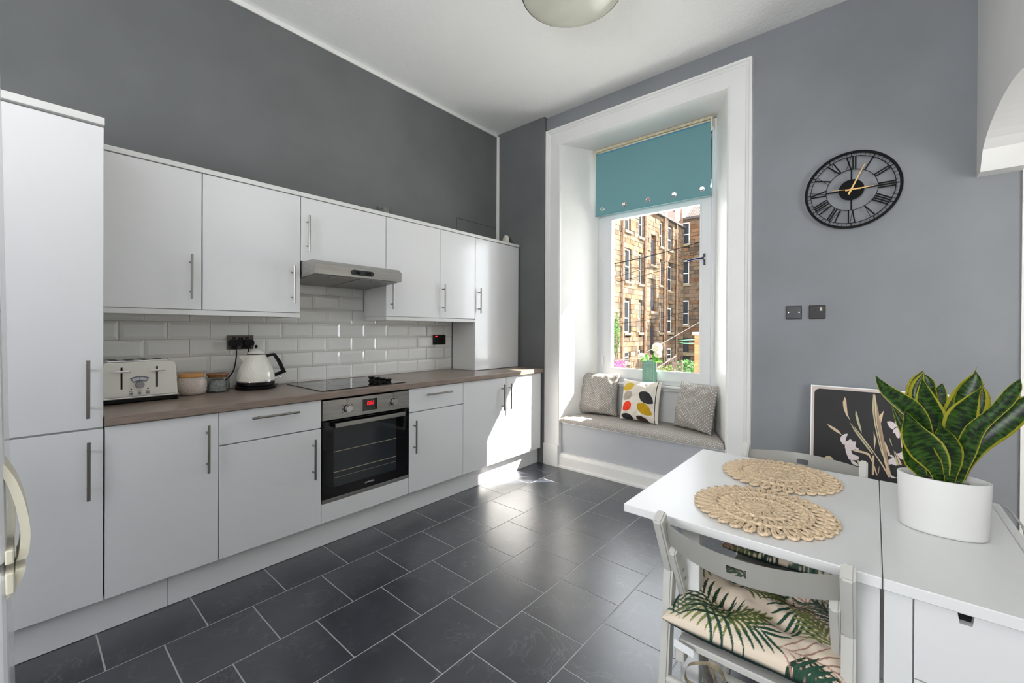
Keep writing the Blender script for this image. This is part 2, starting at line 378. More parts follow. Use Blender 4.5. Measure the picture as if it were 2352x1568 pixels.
# architrave (moulded) and plinth block
tr = thing('trim_3', 'wide white moulded architrave around the tall window', None, (-1.5, YF, 0), kind='structure')
def arch_prof(flip):   # profile across the board: (offset from inner edge, depth)
    return [(0, 0), (0, .016), (.012, .022), (.018, .014), (.115, .014), (.122, .02), (.135, .022), (.142, .03), (.158, .032), (.16, 0)]
def board(path_in, path_out, name):
    prof = arch_prof(0); bm = NB(); rows = []
    for pi, po in zip(path_in, path_out):
        pi, po = Vector(pi), Vector(po); d = po-pi
        rows.append([bm.verts.new((pi.x+d.x*u/.16, YF-h, pi.y+d.y*u/.16)) for u, h in prof])
    for a, b in zip(rows, rows[1:]):
        for i in range(len(prof)-1): bm.faces.new((a[i], a[i+1], b[i+1], b[i]))
    for rw in (rows[0], rows[-1]): bm.faces.new(rw)
    return obj(name, bm, white_paint, tr)
IL, IR, IT, OL, OR_, OT = WL0, WR0, WZ, WL0-.163, WR0+.16, WZ+.16
board([(IL, .2), (IL, IT)], [(OL, .2), (OL, OT)], 'side_board')
board([(IR, .0), (IR, IT)], [(OR_, .0), (OR_, OT)], 'side_board')
board([(IL, IT), (IR, IT)], [(OL, OT), (OR_, OT)], 'head_board')
obj('plinth_block', B(OL, IL+.002, YF-.045, YF, 0, .2, .004), white_paint, tr)
# window seat: grey panel, lid, skirting
seat = thing('window_seat', 'built-in grey boxed window seat with white skirting', 'seat', (-1.51, 3.33, 0))
obj('front_panel', B(WL0+.002, WR0-.002, 3.315, 3.33, .12, .418), M('pale_grey_seat_paint', (182, 184, 188), .5, noise_=(4, .04)), seat)
bm = NB(); prism(bm, [(WL0+.003, 3.31), (WR0-.003, 3.31), (WR1-.004, WY-.015), (WL1+.004, WY-.015)], 'z', .405, .42)
obj('lid', bm, white_paint, seat)
bm = NB(); prism(bm, [(3.33, 0), (3.262, 0), (3.262, .018), (3.276, .022), (3.276, .10), (3.284, .108), (3.29, .128), (3.315, .132), (3.33, .132)], 'x', WL0+.002, WR0-.002)
obj('skirting', bm, white_paint, seat)

# ================================================================== KITCHEN UNITS
XB, XU = -2.40, -2.682
DOOR_T = .019
def bar_handle(parent, x, y, z, length, axis):
    bm = NB(); so = .034; k = (x+so)/x; y, z, h = y*k, CAM_H+(z-CAM_H)*k, length/2*k   # measured on the door plane
    if axis == 'z':
        cyl(bm, (x+so, y, z-h), (x+so, y, z+h), .006, 12)
        for s in (-1, 1): cyl(bm, (x, y, z+s*h*.66), (x+so, y, z+s*h*.66), .0045, 10)
    else:
        cyl(bm, (x+so, y-h, z), (x+so, y+h, z), .006, 12)
        for s in (-1, 1): cyl(bm, (x, y+s*h*.66, z), (x+so, y+s*h*.66, z), .0045, 10)
    return obj('handle', bm, handle_steel, parent, smooth=False)
def front(parent, xf, y0, y1, z0, z1, handle=None, name='door'):
    g = .0016
    d = obj(name, B(xf-DOOR_T, xf, y0+g, y1-g, z0+g, z1-g, .0012, 1), gloss_white, parent)
    if handle: bar_handle(d, xf, *handle)
    return d
def unit(name, label, xf, y0, y1, z0, z1, group=None, xb=XW+.012):
    t = thing(name, label, 'cabinet', ((xb+xf)/2, (y0+y1)/2, z0), group)
    obj('carcass', B(xb, xf-DOOR_T-.001, y0+.0012, y1-.0012, z0+.001, z1), carcass_white, t)
    return t
base_g, wall_g = 'white gloss base cabinets', 'white gloss wall cabinets'
Y = [.2345, .6345, 1.1345, 1.7345, 2.2345, 2.7345, 3.2345]
ZB0, ZB1 = .152, .868
t = unit('tall_cabinet', 'tall white gloss larder cabinet at the left end of the worktop', XB, -.37, .2325, .152, 2.098)
front(t, XB, -.37, .2325, .865, 2.092, (.187, 1.024, .235, 'z')); front(t, XB, -.37, .2325, .152, .861, (.189, .692, .235, 'z'))
obj('top_board', B(XW+.012, XB+.004, -.37, .2335, 2.101, 2.131, .002), carcass_white, t)
t = unit('base_cabinet', 'narrow white base cabinet next to the tall larder cabinet', XB, Y[0], Y[1], ZB0, ZB1, base_g)
front(t, XB, Y[0], Y[1], ZB0, ZB1-.002, (.595, .697, .228, 'z'))
t = unit('base_cabinet', 'white base cabinet with one drawer left of the oven', XB, Y[1], Y[2], ZB0, ZB1, base_g)
front(t, XB, Y[1], Y[2], .705, ZB1-.002, (.896, .814, .232, 'y'), 'drawer_front'); front(t, XB, Y[1], Y[2], ZB0, .702, (1.101, .53, .228, 'z'))
t = unit('base_cabinet', 'white base cabinet with one drawer right of the oven', XB, Y[3], Y[4], ZB0, ZB1, base_g)
front(t, XB, Y[3], Y[4], .703, ZB1-.002, (2.01, .808, .236, 'y'), 'drawer_front'); front(t, XB, Y[3], Y[4], ZB0, .70, (1.799, .527, .226, 'z'))
t = unit('base_cabinet', 'wide white base cabinet with two doors by the window wall', XB, Y[4], Y[6], ZB0, ZB1, base_g)
front(t, XB, Y[4], Y[5], ZB0, ZB1-.002, (2.716, .691, .225, 'z')); front(t, XB, Y[5], Y[6], ZB0, ZB1-.002, (2.808, .691, .225, 'z'))
# oven housing filler below the oven
t = thing('oven_housing', 'white panel housing under the built-in oven', 'cabinet', (-2.7, 1.4345, ZB0))
obj('filler_panel', B(XB-DOOR_T, XB, Y[2]+.0016, Y[3]-.0016, ZB0+.0016, .262, .0012, 1), gloss_white, t)
bm = NB(); box(bm, XW+.02, XB-.03, Y[2]+.001, Y[2]+.003, ZB0, .866); box(bm, XW+.02, XB-.03, Y[3]-.003, Y[3]-.001, ZB0, .866); box(bm, XW+.02, XB-.03, Y[2]+.003, Y[3]-.003, .245, .262)
obj('shelf_frame', bm, carcass_white, t)
# plinths
tag(obj('plinth', B(-2.465, -2.447, -.37, .449, .0035, .15), gloss_white), 'short white plinth board under the larder cabinet', 'plinth')
tag(obj('plinth', B(-2.465, -2.447, .451, 3.25, .0035, .15), gloss_white), 'long white plinth board under the oven and base cabinets', 'plinth')
# worktop
tag(obj('worktop', B(XW+.001, -2.383, .2345, 3.2545, .869, .907, .004, 2), worktop_m), 'taupe wood-grain worktop along the kitchen wall', 'worktop')
# wall cabinets
UZ0, UZ1 = 1.369, 2.086
t = unit('wall_cabinet', 'white wall cabinet next to the tall larder cabinet', XU, .2345, .631, UZ0, UZ1, wall_g); front(t, XU, .2345, .631, UZ0, UZ1, (.589, 1.541, .232, 'z'))
t = unit('wall_cabinet', 'white wall cabinet directly left of the cooker hood', XU, .633, 1.133, UZ0, UZ1, wall_g); front(t, XU, .633, 1.133, UZ0, UZ1, (1.098, 1.541, .232, 'z'))
t = unit('wall_cabinet', 'short white wall cabinet above the cooker hood', XU, 1.135, 1.733, 1.690, UZ1, wall_g); front(t, XU, 1.135, 1.733, 1.690, UZ1, (1.188, 1.868, .228, 'z'))
t = unit('wall_cabinet', 'white wall cabinet directly right of the cooker hood', XU, 1.735, 2.235, UZ0-.004, UZ1, wall_g); front(t, XU, 1.735, 2.235, UZ0-.004, UZ1, (1.798, 1.533, .228, 'z'))
t = unit('wall_cabinet', 'narrow white wall cabinet beside the tall worktop cabinet', XU, 2.237, 2.634, UZ0-.004, UZ1, wall_g); front(t, XU, 2.237, 2.634, UZ0-.004, UZ1, (2.292, 1.53, .228, 'z'))
t = unit('worktop_cabinet', 'tall white cabinet standing on the far end of the worktop', XU, 2.636, 3.235, .908, UZ1); front(t, XU, 2.636, 3.235, .909, UZ1, (2.71, 1.533, .228, 'z'))
tag(obj('cornice', B(XW+.012, XU+.006, .2345, 2.205, 2.088, 2.113, .002), carcass_white), 'white top board over the left wall cabinets', 'cornice')
tag(obj('cornice', B(XW+.012, XU+.008, 2.207, 3.237, 2.088, 2.112, .002), carcass_white), 'white top board over the far wall cabinets', 'cornice')
bm = NB(); box(bm, XU-.018, XU+.002, .2345, 1.133, 1.342, 1.367); box(bm, XW+.012, XU-.018, 1.113, 1.133, 1.342, 1.367)
tag(obj('pelmet', bm, carcass_white), 'white light pelmet under the wall cabinets left of the hood', 'pelmet')
bm = NB(); box(bm, XU-.018, XU+.002, 1.735, 2.634, 1.338, 1.363); box(bm, XW+.012, XU-.018, 1.735, 1.755, 1.338, 1.363)
tag(obj('pelmet', bm, carcass_white), 'white light pelmet under the wall cabinets right of the hood', 'pelmet')
# metro tiles on the kitchen wall
bk = obj('grout_bed', B(XW, XW+.0035, .2345, 2.634, .9075, 1.62), grout_m, wl)
def metro(y0, y1, z0, z1):
    bm = NB(); g = .0012; y0 += g; y1 -= g; z0 += g; z1 -= g; iy = min(.017, (y1-y0)*.3); iz = min(.017, (z1-z0)*.3)
    a = [(XW+.003, y0, z0), (XW+.003, y1, z0), (XW+.003, y1, z1), (XW+.003, y0, z1)]
    b = [(XW+.0065, y, z) for _, y, z in a]
    c = [(XW+.0105, y0+iy, z0+iz), (XW+.0105, y1-iy, z0+iz), (XW+.0105, y1-iy, z1-iz), (XW+.0105, y0+iy, z1-iz)]
    R = [[bm.verts.new(p) for p in q] for q in (a, b, c)]
    for p, q in zip(R, R[1:]):
        for i in range(4): bm.faces.new((p[i], p[(i+1) % 4], q[(i+1) % 4], q[i]))
    bm.faces.new(R[2]); return bm
full = None
RZ = .1006
for r in range(7):
    z0 = .9075+r*RZ; z1 = z0+RZ
    ya, yb = (.2345, 2.634) if r < 5 else (1.1345, 1.7345)
    if z0 > 1.60: break
    off = .045 if r % 2 == 0 else .145
    j = 0
    while off+j*.2 < yb:
        y0 = off+j*.2; y1 = y0+.2; j += 1
        a, b = max(y0, ya), min(y1, yb)
        if b-a < .012: continue
        if b-a > .1999:
            if full is None:
                o = obj('tile', metro(a, b, z0, z1), tile_m, wl, origin=(XW, a, z0)); full = o.data
            else: inst('tile', full, wl, (XW, a, z0))
        else: obj('tile', metro(a, b, z0, z1), tile_m, wl, origin=(XW, a, z0))

# ------------------------------------------------------------------ cooker hood
t = thing('cooker_hood', 'stainless steel visor cooker hood above the black hob', 'cooker hood', (-2.7, 1.4345, 1.56))
HX = -2.49
bm = NB(); prism(bm, [(XW+.012, 1.572), (HX, 1.600), (HX+.003, 1.658), (HX-.035, 1.684), (XW+.012, 1.684)], 'y', 1.1365, 1.7325)
obj('body', bm, steel, t)
filt = M('hood_filter_grey', (150, 149, 146), .45, .7)
for y0, y1 in ((1.15, 1.43), (1.439, 1.719)):
    bm = NB(); prism(bm, [(XW+.05, 1.5745), (HX-.03, 1.5975), (HX-.03, 1.594), (XW+.05, 1.571)], 'y', y0, y1)
    f = obj('filter', bm, filt, t)
    bm = NB(); yc = (y0+y1)/2; box(bm, HX-.075, HX-.055, yc-.04, yc+.04, 1.588, 1.5935)
    obj('latch', bm, filt, f)
bm = NB(); yc, zc = 1.438, 1.629
pts = [(yc-.062+.0165*cos(a), zc+.0165*sin(a)) for a in [PI/2+PI*i/8 for i in range(9)]]+[(yc+.062+.0165*cos(a), zc+.0165*sin(a)) for a in [-PI/2+PI*i/8 for i in range(9)]]
prism(bm, pts, 'x', HX, HX+.0065); cp = obj('control_panel', bm, M('dark_grey_plastic', (40, 41, 46), .3), t)
for dy, wd in ((-.032, .012), (.035, .019)): obj('switch', B(HX+.006, HX+.014, yc+dy-wd, yc+dy+wd, zc-.009, zc+.009, .003), black_plastic, cp)
# ------------------------------------------------------------------ hob
t = thing('hob', 'black glass ceramic hob with four black knobs', 'hob', (-2.68, 1.44, .907))
obj('glass_top', B(-2.925, -2.432, 1.148, 1.732, .9075, .912, .0015, 1), black_gloss, t)
ringm = M('hob_ring_print', (70, 70, 72), .2)
for x, y, r in ((-2.80, 1.28, .09), (-2.57, 1.28, .072), (-2.80, 1.48, .072), (-2.57, 1.47, .09)):
    bm = NB(); n = 40
    a = [bm.verts.new((x+r*cos(2*PI*i/n), y+r*sin(2*PI*i/n), .91225)) for i in range(n)]; b = [bm.verts.new((x+(r-.0025)*cos(2*PI*i/n), y+(r-.0025)*sin(2*PI*i/n), .91225)) for i in range(n)]
    for i in range(n): bm.faces.new((a[i], a[(i+1) % n], b[(i+1) % n], b[i]))
    obj('heat_zone', bm, ringm, t)
for x in (-2.655, -2.588, -2.521, -2.455):
    bm = NB(); lathe(bm, [(.022, 0), (.022, .006), (.0175, .012), (.017, .016), (.0225, .024), (.0225, .03), (.018, .032)], (x, 1.607, .912), 24)
    k = obj('knob', bm, black_plastic, t, smooth=False)
    obj('pointer', B(x-.0015, x+.0015, 1.607-.02, 1.607, .944, .9448), M('pale_mark', (210, 210, 210), .5), k)
# ------------------------------------------------------------------ oven
t = thing('oven', 'built-in steel and black glass oven with lit red clock display', 'oven', (-2.68, 1.4345, .265))
ya, yb = 1.1385, 1.7305
obj('cavity', B(-2.93, XB-.03, ya+.03, yb-.03, .28, .855), M('oven_black_enamel', (22, 24, 26), .4), t)
pn = obj('control_panel', B(XB-.03, XB+.004, ya, yb, .742, .858, .002, 1), steel, t)
disp = obj('display', B(XB+.004, XB+.0055, 1.388, 1.488, .765, .838), black_gloss, pn)
red = M('red_led', (255, 30, 40), .5, emit=((255, 25, 35), .9))
# seven segment 15:03
def seg_digit(bm, ch, yc, zc, w, h):
    S7 = {'0': 'abcdef', '1': 'bc', '5': 'afgcd', '3': 'abgcd'}[ch]; tk = .0024
    G = {'a': (-w/2, w/2, h/2-tk, h/2), 'd': (-w/2, w/2, -h/2, -h/2+tk), 'g': (-w/2, w/2, -tk/2, tk/2),
         'f': (-w/2, -w/2+tk, 0, h/2), 'b': (w/2-tk, w/2, 0, h/2), 'e': (-w/2, -w/2+tk, -h/2, 0), 'c': (w/2-tk, w/2, -h/2, 0)}
    for s in S7:
        a, b, c, d = G[s]; sl = .12
        prism(bm, [(yc+a+sl*c, zc+c), (yc+b+sl*c, zc+c), (yc+b+sl*d, zc+d), (yc+a+sl*d, zc+d)], 'x', XB+.0055, XB+.0062)
bm = NB()
for ch, dy in (('1', -.022), ('5', -.0085), ('0', .0065), ('3', .0205)): seg_digit(bm, ch, 1.4385+dy, .812, .0095, .021)
for dz in (-.004, .004): box(bm, XB+.0055, XB+.0062, 1.4365, 1.4382, .812+dz-.001, .812+dz+.001)
obj('digits', bm, red, disp)
mk = M('printed_mark', (60, 60, 60), .6)
for dy, ch in ((-.03, '-'), (0, 'o'), (.03, '+')):
    obj('touch_mark', place(text_bm(ch, .014), Matrix.Translation((XB+.0058, 1.438+dy, .778)) @ FACE_X), M('dim_mark', (120, 120, 120), .6), disp)
for y in (1.288, 1.609):
    bm = NB(); lathe(bm, [(.0215, 0), (.021, .024), (.0195, .028), (0, .028)], (0, 0, 0), 28); place(bm, Matrix.Translation((XB+.004, y, .797)) @ FACE_X)
    k = obj('knob', bm, chrome if 0 else M('satin_knob', (205, 205, 205), .25, 1), pn)
    bm = NB(); lathe(bm, [(.0235, 0), (.0235, .004), (.021, .005)], (0, 0, 0), 28, caps=False); place(bm, Matrix.Translation((XB+.004, y, .797)) @ FACE_X)
    obj('knob_ring', bm, black_plastic, k)
    for i, a in enumerate((90, 35, -35, -90, -145, 145)):
        yy, zz = y+.036*cos(math.radians(a)), .797+.036*sin(math.radians(a)); obj('dial_mark', B(XB+.004, XB+.0046, yy-.0025, yy+.0025, zz-.0025, zz+.0025), mk, pn)
    bm = NB()
    zz = .797+.05; ring_pts = [(y-.006, zz-.006), (y+.006, zz-.006), (y+.006, zz+.006), (y-.006, zz+.006)]
    for a, b in zip(ring_pts, ring_pts[1:]+ring_pts[:1]): box(bm, XB+.004, XB+.0046, min(a[0], b[0])-.0006, max(a[0], b[0])+.0006, min(a[1], b[1])-.0006, max(a[1], b[1])+.0006)
    obj('dial_symbol', bm, mk, pn)
# door: black glass frame with a see-through window, racks behind
dr = obj('door', B(XB-.03, XB-.004, ya, yb, .286, .734, .002, 1), black_plastic, t)
bm = NB(); ring2 = [(1.205, .345), (1.633, .345), (1.633, .69), (1.205, .69)]
box(bm, XB-.004, XB+.002, ya, 1.205, .286, .734); box(bm, XB-.004, XB+.002, 1.633, yb, .286, .734); box(bm, XB-.004, XB+.002, 1.205, 1.633, .286, .345); box(bm, XB-.004, XB+.002, 1.205, 1.633, .69, .734)
obj('glass_frame', bm, black_gloss, dr)
tint = M('smoked_oven_glass', (40, 45, 48), .03, spec=.7)
obj('glass', B(XB-.004, XB+.0008, 1.205, 1.633, .345, .69), tint, dr)
rackm = M('rack_wire', (190, 178, 150), .35, .5)
bm = NB()
for z in (.43, .55): box(bm, XB+.0008, XB+.0014, 1.205, 1.633, z, z+.0035)
for z in (.398, ): box(bm, XB+.0008, XB+.0014, 1.205, 1.633, z, z+.0015)
obj('rack_line', bm, rackm, dr)
bm = NB(); box(bm, XB+.030, XB+.044, 1.196, 1.674, .7005, .7255, .002); 
hh = obj('handle', bm, steel, dr)
bm = NB()
for y in (1.196, 1.66): box(bm, XB+.002, XB+.030, y, y+.014, .7015, .7245)
obj('handle_end', bm, black_plastic, hh)
lb = place(text_bm('LAMONA', .0155), Matrix.Translation((XB+.0024, 1.439, .318)) @ FACE_X); obj('logo', lb, M('logo_white', (200, 200, 200), .4), dr)
obj('bottom_strip', B(XB-.03, XB+.003, ya, yb, .266, .285, .001, 1), steel, t)

# ================================================================== THINGS ON THE WORKTOP
ZT = .9075
cream_enamel = M('cream_enamel', (232, 229, 219), .18, coat=.4)
# toaster: body with rounded top, faceted sides
t = thing('toaster', 'cream four-slice toaster with chrome levers beside the larder cabinet', 'toaster', (-2.84, .39, ZT))
bx, by = -2.735, .392; hw = .150
prof = []
for a in range(0, 7): prof.append((hw-.035+.035*sin(a*PI/12)-.006, .165+.035*cos(a*PI/12)))
outl = [(-p[0], p[1]) for p in prof[1:]][::-1]
body = [(-hw, .028)]+[(-hw+.012*0-.0+q[0]*0+q[0]+hw if 0 else q[0], q[1]) for q in outl]+prof+[(hw, .028)]
bm = NB(); prism(bm, [(by+p[0], ZT+p[1]) for p in body], 'x', bx-.205, bx)
bmesh.ops.bevel(bm, geom=[e for e in bm.edges if all(abs(v.co.x-bx) < 1e-5 for v in e.verts)], offset=.006, segments=2, affect='EDGES')
tb_ = obj('body', bm, cream_enamel, t)
obj('base', B(bx-.20, bx-.004, by-hw+.004, by+hw+.004, ZT, ZT+.024, .006), black_plastic, t)
obj('trim', B(bx-.207, bx+.004, by-hw-.003, by+hw+.006, ZT+.022, ZT+.031, .003), chrome, t)
obj('slot_plate', B(bx-.175, bx-.02, by-.115, by+.112, ZT+.199, ZT+.206, .003), chrome, t)
bm = NB()
for k in range(4): y = by-.087+k*.057; box(bm, bx-.165, bx-.03, y-.014, y+.014, ZT+.2055, ZT+.2065)
obj('slot', bm, black_plastic, t)
for y in (by-.066, by+.066):
    obj('lever_slot', B(bx-.001, bx+.0012, y-.0035, y+.0035, ZT+.07, ZT+.175, .001), black_plastic, t)
    bm = NB(); box(bm, bx+.002, bx+.02, y-.005, y+.005, ZT+.148, ZT+.156, .002); box(bm, bx+.014, bx+.022, y-.03, y+.03, ZT+.152, ZT+.160, .0025)
    obj('lever', bm, chrome, t)
bm = NB(); n = 12
o_ = [(by+.075*sin(a), ZT+.045+.085*cos(a)) for a in [-.5+1*i/n for i in range(n+1)]]; i_ = [(by+.05*sin(a), ZT+.05+.055*cos(a)) for a in [-.5+1*i/n for i in range(n+1)]]
prism(bm, o_+i_[::-1], 'x', bx, bx+.002); gz = obj('gauge', bm, M('gauge_grey', (120, 122, 128), .3, .5), t)
o_ = [(by+.068*sin(a), ZT+.045+.079*cos(a)) for a in [-.44+.88*i/n for i in range(n+1)]]; i_ = [(by+.054*sin(a), ZT+.05+.06*cos(a)) for a in [-.44+.88*i/n for i in range(n+1)]]
bm = NB(); prism(bm, o_+i_[::-1], 'x', bx+.0019, bx+.0026); obj('gauge_dial', bm, M('dial_pale', (200, 202, 204), .4), gz)
obj('gauge_needle', B(bx+.0026, bx+.003, by-.0012, by+.0012, ZT+.108, ZT+.124), black_plastic, gz)
bm = NB(); lathe(bm, [(.018, 0), (.017, .012), (.0155, .015), (0, .015)], seg=24); place(bm, Matrix.Translation((bx, by, ZT+.088)) @ FACE_X)
obj('dial_knob', bm, M('satin_grey', (150, 150, 150), .3, .9), t)
for k, dy in enumerate((-.031, 0, .031)):
    bm = NB(); lathe(bm, [(.0068, 0), (.0065, .004), (0, .0045)], seg=16); place(bm, Matrix.Translation((bx, by+dy, ZT+.046)) @ FACE_X); obj('button', bm, M('satin_grey', (150, 150, 150), .3, .9), t)
    obj('button_mark', B(bx, bx+.0006, by+dy-.008, by+dy+.008, ZT+.0555, ZT+.0575), mk, t)
    if dy:
        bm = NB(); lathe(bm, [(.0035, 0), (0, .002)], seg=12); place(bm, Matrix.Translation((bx, by+dy, ZT+.0665)) @ FACE_X); obj('lamp', bm, M('dark_red', (60, 10, 14), .3), t)
# diamond facets on the toaster's end face
bm = NB(); ny, nz = 5, 7
for i in range(6):
    for j in range(8):
        x = bx-.19+i*.034+(j % 2)*.017; z = ZT+.04+j*.0165
        v = [(x-.017, z), (x, z-.0165), (x+.017, z), (x, z+.0165)]
        if x+.017 > bx-.008 or z > ZT+.165: continue
        c = bm.verts.new((x, by+hw+.0022, z)); q = [bm.verts.new((a, by+hw-.0004, b)) for a, b in v]
        for k in range(4): bm.faces.new((q[k], q[(k+1) % 4], c))
obj('facet_panel', bm, cream_enamel, t)
# ceramic canister with bamboo lid
bamboo = M('bamboo', (206, 150, 88), .45, noise_=(30, .2), stretch=(6, 6, .6))
P = onx(439, 905, -2.86)
cxy = (-2.875, P.y*(2.875/2.86)); t = thing('canister', 'textured taupe ceramic canister with a bamboo lid', 'canister', (*cxy, ZT))
tex = M('textured_taupe_ceramic', (196, 182, 172), .22, coat=.3, bump=(95, .8, .006))
bm = NB(); lathe(bm, [(.056, 0), (.066, .004), (.0715, .02), (.0725, .045), (.071, .075), (.062, .092), (.054, .096), (.0, .096)], (*cxy, ZT), 40); obj('jar_body', bm, tex, t, smooth=True)
bm = NB(); lathe(bm, [(.052, .094), (.0585, .097), (.0595, .1), (.0595, .114), (.058, .1165), (0, .1168)], (*cxy, ZT), 40); obj('lid', bm, bamboo, t, smooth=False)
# glass jar with dark wooden lid and string inside
P = onx(497, 900, -2.87); cxy = (-2.885, P.y*(2.885/2.87)+.005); t = thing('glass_jar', 'ribbed clear glass jar with a dark wooden lid by the kettle', 'jar', (*cxy, ZT))
bm = NB(); prof = [(.048, 0), (.056, .004), (.0585, .02), (.0565, .05), (.052, .08), (.051, .092)]
lathe(bm, prof, (*cxy, ZT), 48, caps=False)
for v in bm.verts:
    a = math.atan2(v.co.y-cxy[1], v.co.x-cxy[0]); k = 1+.02*(1 if int(round(a/(2*PI)*48)) % 2 else -1); v.co.x = cxy[0]+(v.co.x-cxy[0])*k; v.co.y = cxy[1]+(v.co.y-cxy[1])*k
obj('glass_body', bm, glass_mat('jar_glass', (.9, .93, .93), rough=.02), t, smooth=True)
bm = NB(); lathe(bm, [(0, .003), (.045, .003), (.047, .01), (.04, .05), (.034, .07), (0, .074)], (*cxy, ZT), 24)
for v in bm.verts: v.co += Vector((1, 1, .6))*(.005*noise.noise(v.co*60))
obj('contents', bm, M('grey_contents', (150, 150, 148), .8, noise_=(60, .4)), t, smooth=True)
bm = NB(); lathe(bm, [(.046, .082), (.047, .094), (.0545, .096), (.0555, .1), (.054, .105), (0, .106)], (*cxy, ZT), 36); obj('lid', bm, M('dark_bamboo', (140, 92, 50), .4, noise_=(30, .2), stretch=(6, 6, .6)), t)
# kettle: faceted cone body
kc = (-2.868, onx(588, 890, -2.868).y); t = thing('kettle', 'cream faceted kettle with black handle on its black base', 'kettle', (*kc, ZT))
bm = NB(); lathe(bm, [(.098, 0), (.106, .003), (.108, .016), (.10, .022), (0, .022)], (*kc, ZT), 44); obj('power_base', bm, black_plastic, t, smooth=False)
bm = NB(); lathe(bm, [(.092, .022), (.101, .026), (.101, .043), (.09, .045)], (*kc, ZT), 44); obj('foot', bm, black_plastic, t)
bm = NB(); lathe(bm, [(.1005, .043), (.1045, .044), (.1045, .052), (.1, .053)], (*kc, ZT), 44); obj('chrome_ring', bm, chrome, t, smooth=True)
NS = 22; rows = []
kp = [(.1015, .052), (.101, .07), (.0985, .09), (.094, .11), (.0875, .13), (.079, .15), (.069, .17), (.058, .19), (.049, .206)]
bm = NB()
for j, (r, z) in enumerate(kp):
    rows.append([bm.verts.new((kc[0]+r*cos(2*PI*(i+.5*(j % 2))/NS), kc[1]+r*sin(2*PI*(i+.5*(j % 2))/NS), ZT+z)) for i in range(NS)])
for j in range(len(rows)-1):
    a, b = rows[j], rows[j+1]
    for i in range(NS):
        if j % 2 == 0: bm.faces.new((a[i], a[(i+1) % NS], b[i])); bm.faces.new((a[(i+1) % NS], b[(i+1) % NS], b[i]))
        else: bm.faces.new((a[i], a[(i+1) % NS], b[(i+1) % NS])); bm.faces.new((a[i], b[(i+1) % NS], b[i]))
bm.faces.new(rows[-1])
# spout to the left
bm2 = bm; sp = [bm.verts.new(p) for p in [(kc[0]-.022, kc[1]-.055, ZT+.165), (kc[0]+.022, kc[1]-.055, ZT+.165), (kc[0]+.02, kc[1]-.04, ZT+.203), (kc[0]-.02, kc[1]-.04, ZT+.203), (kc[0], kc[1]-.093, ZT+.2), (kc[0], kc[1]-.07, ZT+.165)]]
bm.faces.new((sp[0], sp[5], sp[4], sp[3])); bm.faces.new((sp[5], sp[1], sp[2], sp[4])); bm.faces.new((sp[3], sp[4], sp[2])); bm.faces.new((sp[0], sp[1], sp[5]))
obj('kettle_body', bm, cream_enamel, t)
bm = NB(); lathe(bm, [(.049, .206), (.051, .208), (.051, .211), (.049, .212)], (*kc, ZT), 40); obj('lid_ring', bm, M('dark_chrome', (110, 108, 105), .15, 1), t)
bm = NB(); lathe(bm, [(.048, .212), (.044, .22), (.033, .23), (.02, .238), (.009, .242), (0, .2425)], (*kc, ZT), 40); ld = obj('lid', bm, cream_enamel, t, smooth=True)
bm = NB(); cyl(bm, (*kc, ZT+.241), (*kc, ZT+.25), .0045, 12); sph(bm, (*kc, ZT+.256), .0095); obj('lid_knob', bm, black_plastic, ld, smooth=True)
hp = [(.05, .196), (.095, .202), (.107, .198), (.135, .155), (.158, .10), (.162, .086), (.118, .072), (.1, .066)]
def handle_band(poly_out, poly_in, x0, x1):
    bm = NB(); prism(bm, [(kc[1]+a, ZT+b) for a, b in poly_out+poly_in[::-1]], 'x', x0, x1); return bm
bm = handle_band([(.05, .205), (.10, .212), (.108, .208), (.14, .16), (.163, .105), (.172, .088), (.105, .064)], [(.058, .188), (.092, .196), (.1, .193), (.124, .152), (.142, .11), (.146, .098), (.098, .079)], kc[0]-.011, kc[0]+.011)
obj('handle', bm, black_plastic, t)
bm = NB(); box(bm, kc[0]-.008, kc[0]+.008, kc[1]+.1, kc[1]+.14, ZT+.053, ZT+.062, .002); obj('switch_lever', bm, chrome, t)
bm = NB(); tube(bm, smooth_line([(kc[0]-.03, kc[1]+.1, ZT+.01), (kc[0]-.02, kc[1]+.13, ZT+.012), (kc[0]-.06, kc[1]+.135, ZT+.008), (kc[0]-.09, kc[1]+.09, ZT+.005)]), .0035, 8); obj('cord', bm, black_plastic, t)
# ------------------------------------------------------------------ sockets on the tiles
nickel = M('black_nickel_plate', (88, 82, 78), .3, .9)
XT = XW+.0107
t = thing('double_socket', 'dark nickel double socket with two black plugs above the jars', 'socket', (XT, .90, 1.187))
obj('plate', B(XT, XT+.006, .827, .973, 1.144, 1.230, .002), nickel, t)
bm = NB()
for y in (.866, .934): box(bm, XT+.006, XT+.0066, y-.01, y+.01, 1.209, 1.219)
for y in (.893, .907): box(bm, XT+.006, XT+.009, y-.0065, y+.0065, 1.193, 1.218, .001)
obj('switch', bm, black_plastic, t)
bm = NB(); cyl(bm, (XT+.006, .915, 1.158), (XT+.03, .915, 1.158), .008, 14); obj('charger_end', bm, black_plastic, t)
cords = [[(XT+.034, .866, 1.15), (XT+.04, .868, 1.13), (XT+.045, .862, 1.07), (XT+.05, .845, 1.01), (XT+.04, .80, .955), (XT+.03, .72, .925), (XT+.03, .6, .913)],
         [(XT+.03, .94, 1.15), (XT+.02, .938, 1.12), (XT+.008, .93, 1.06), (XT+.006, .90, .96), (XT+.006, .87, .913)]]
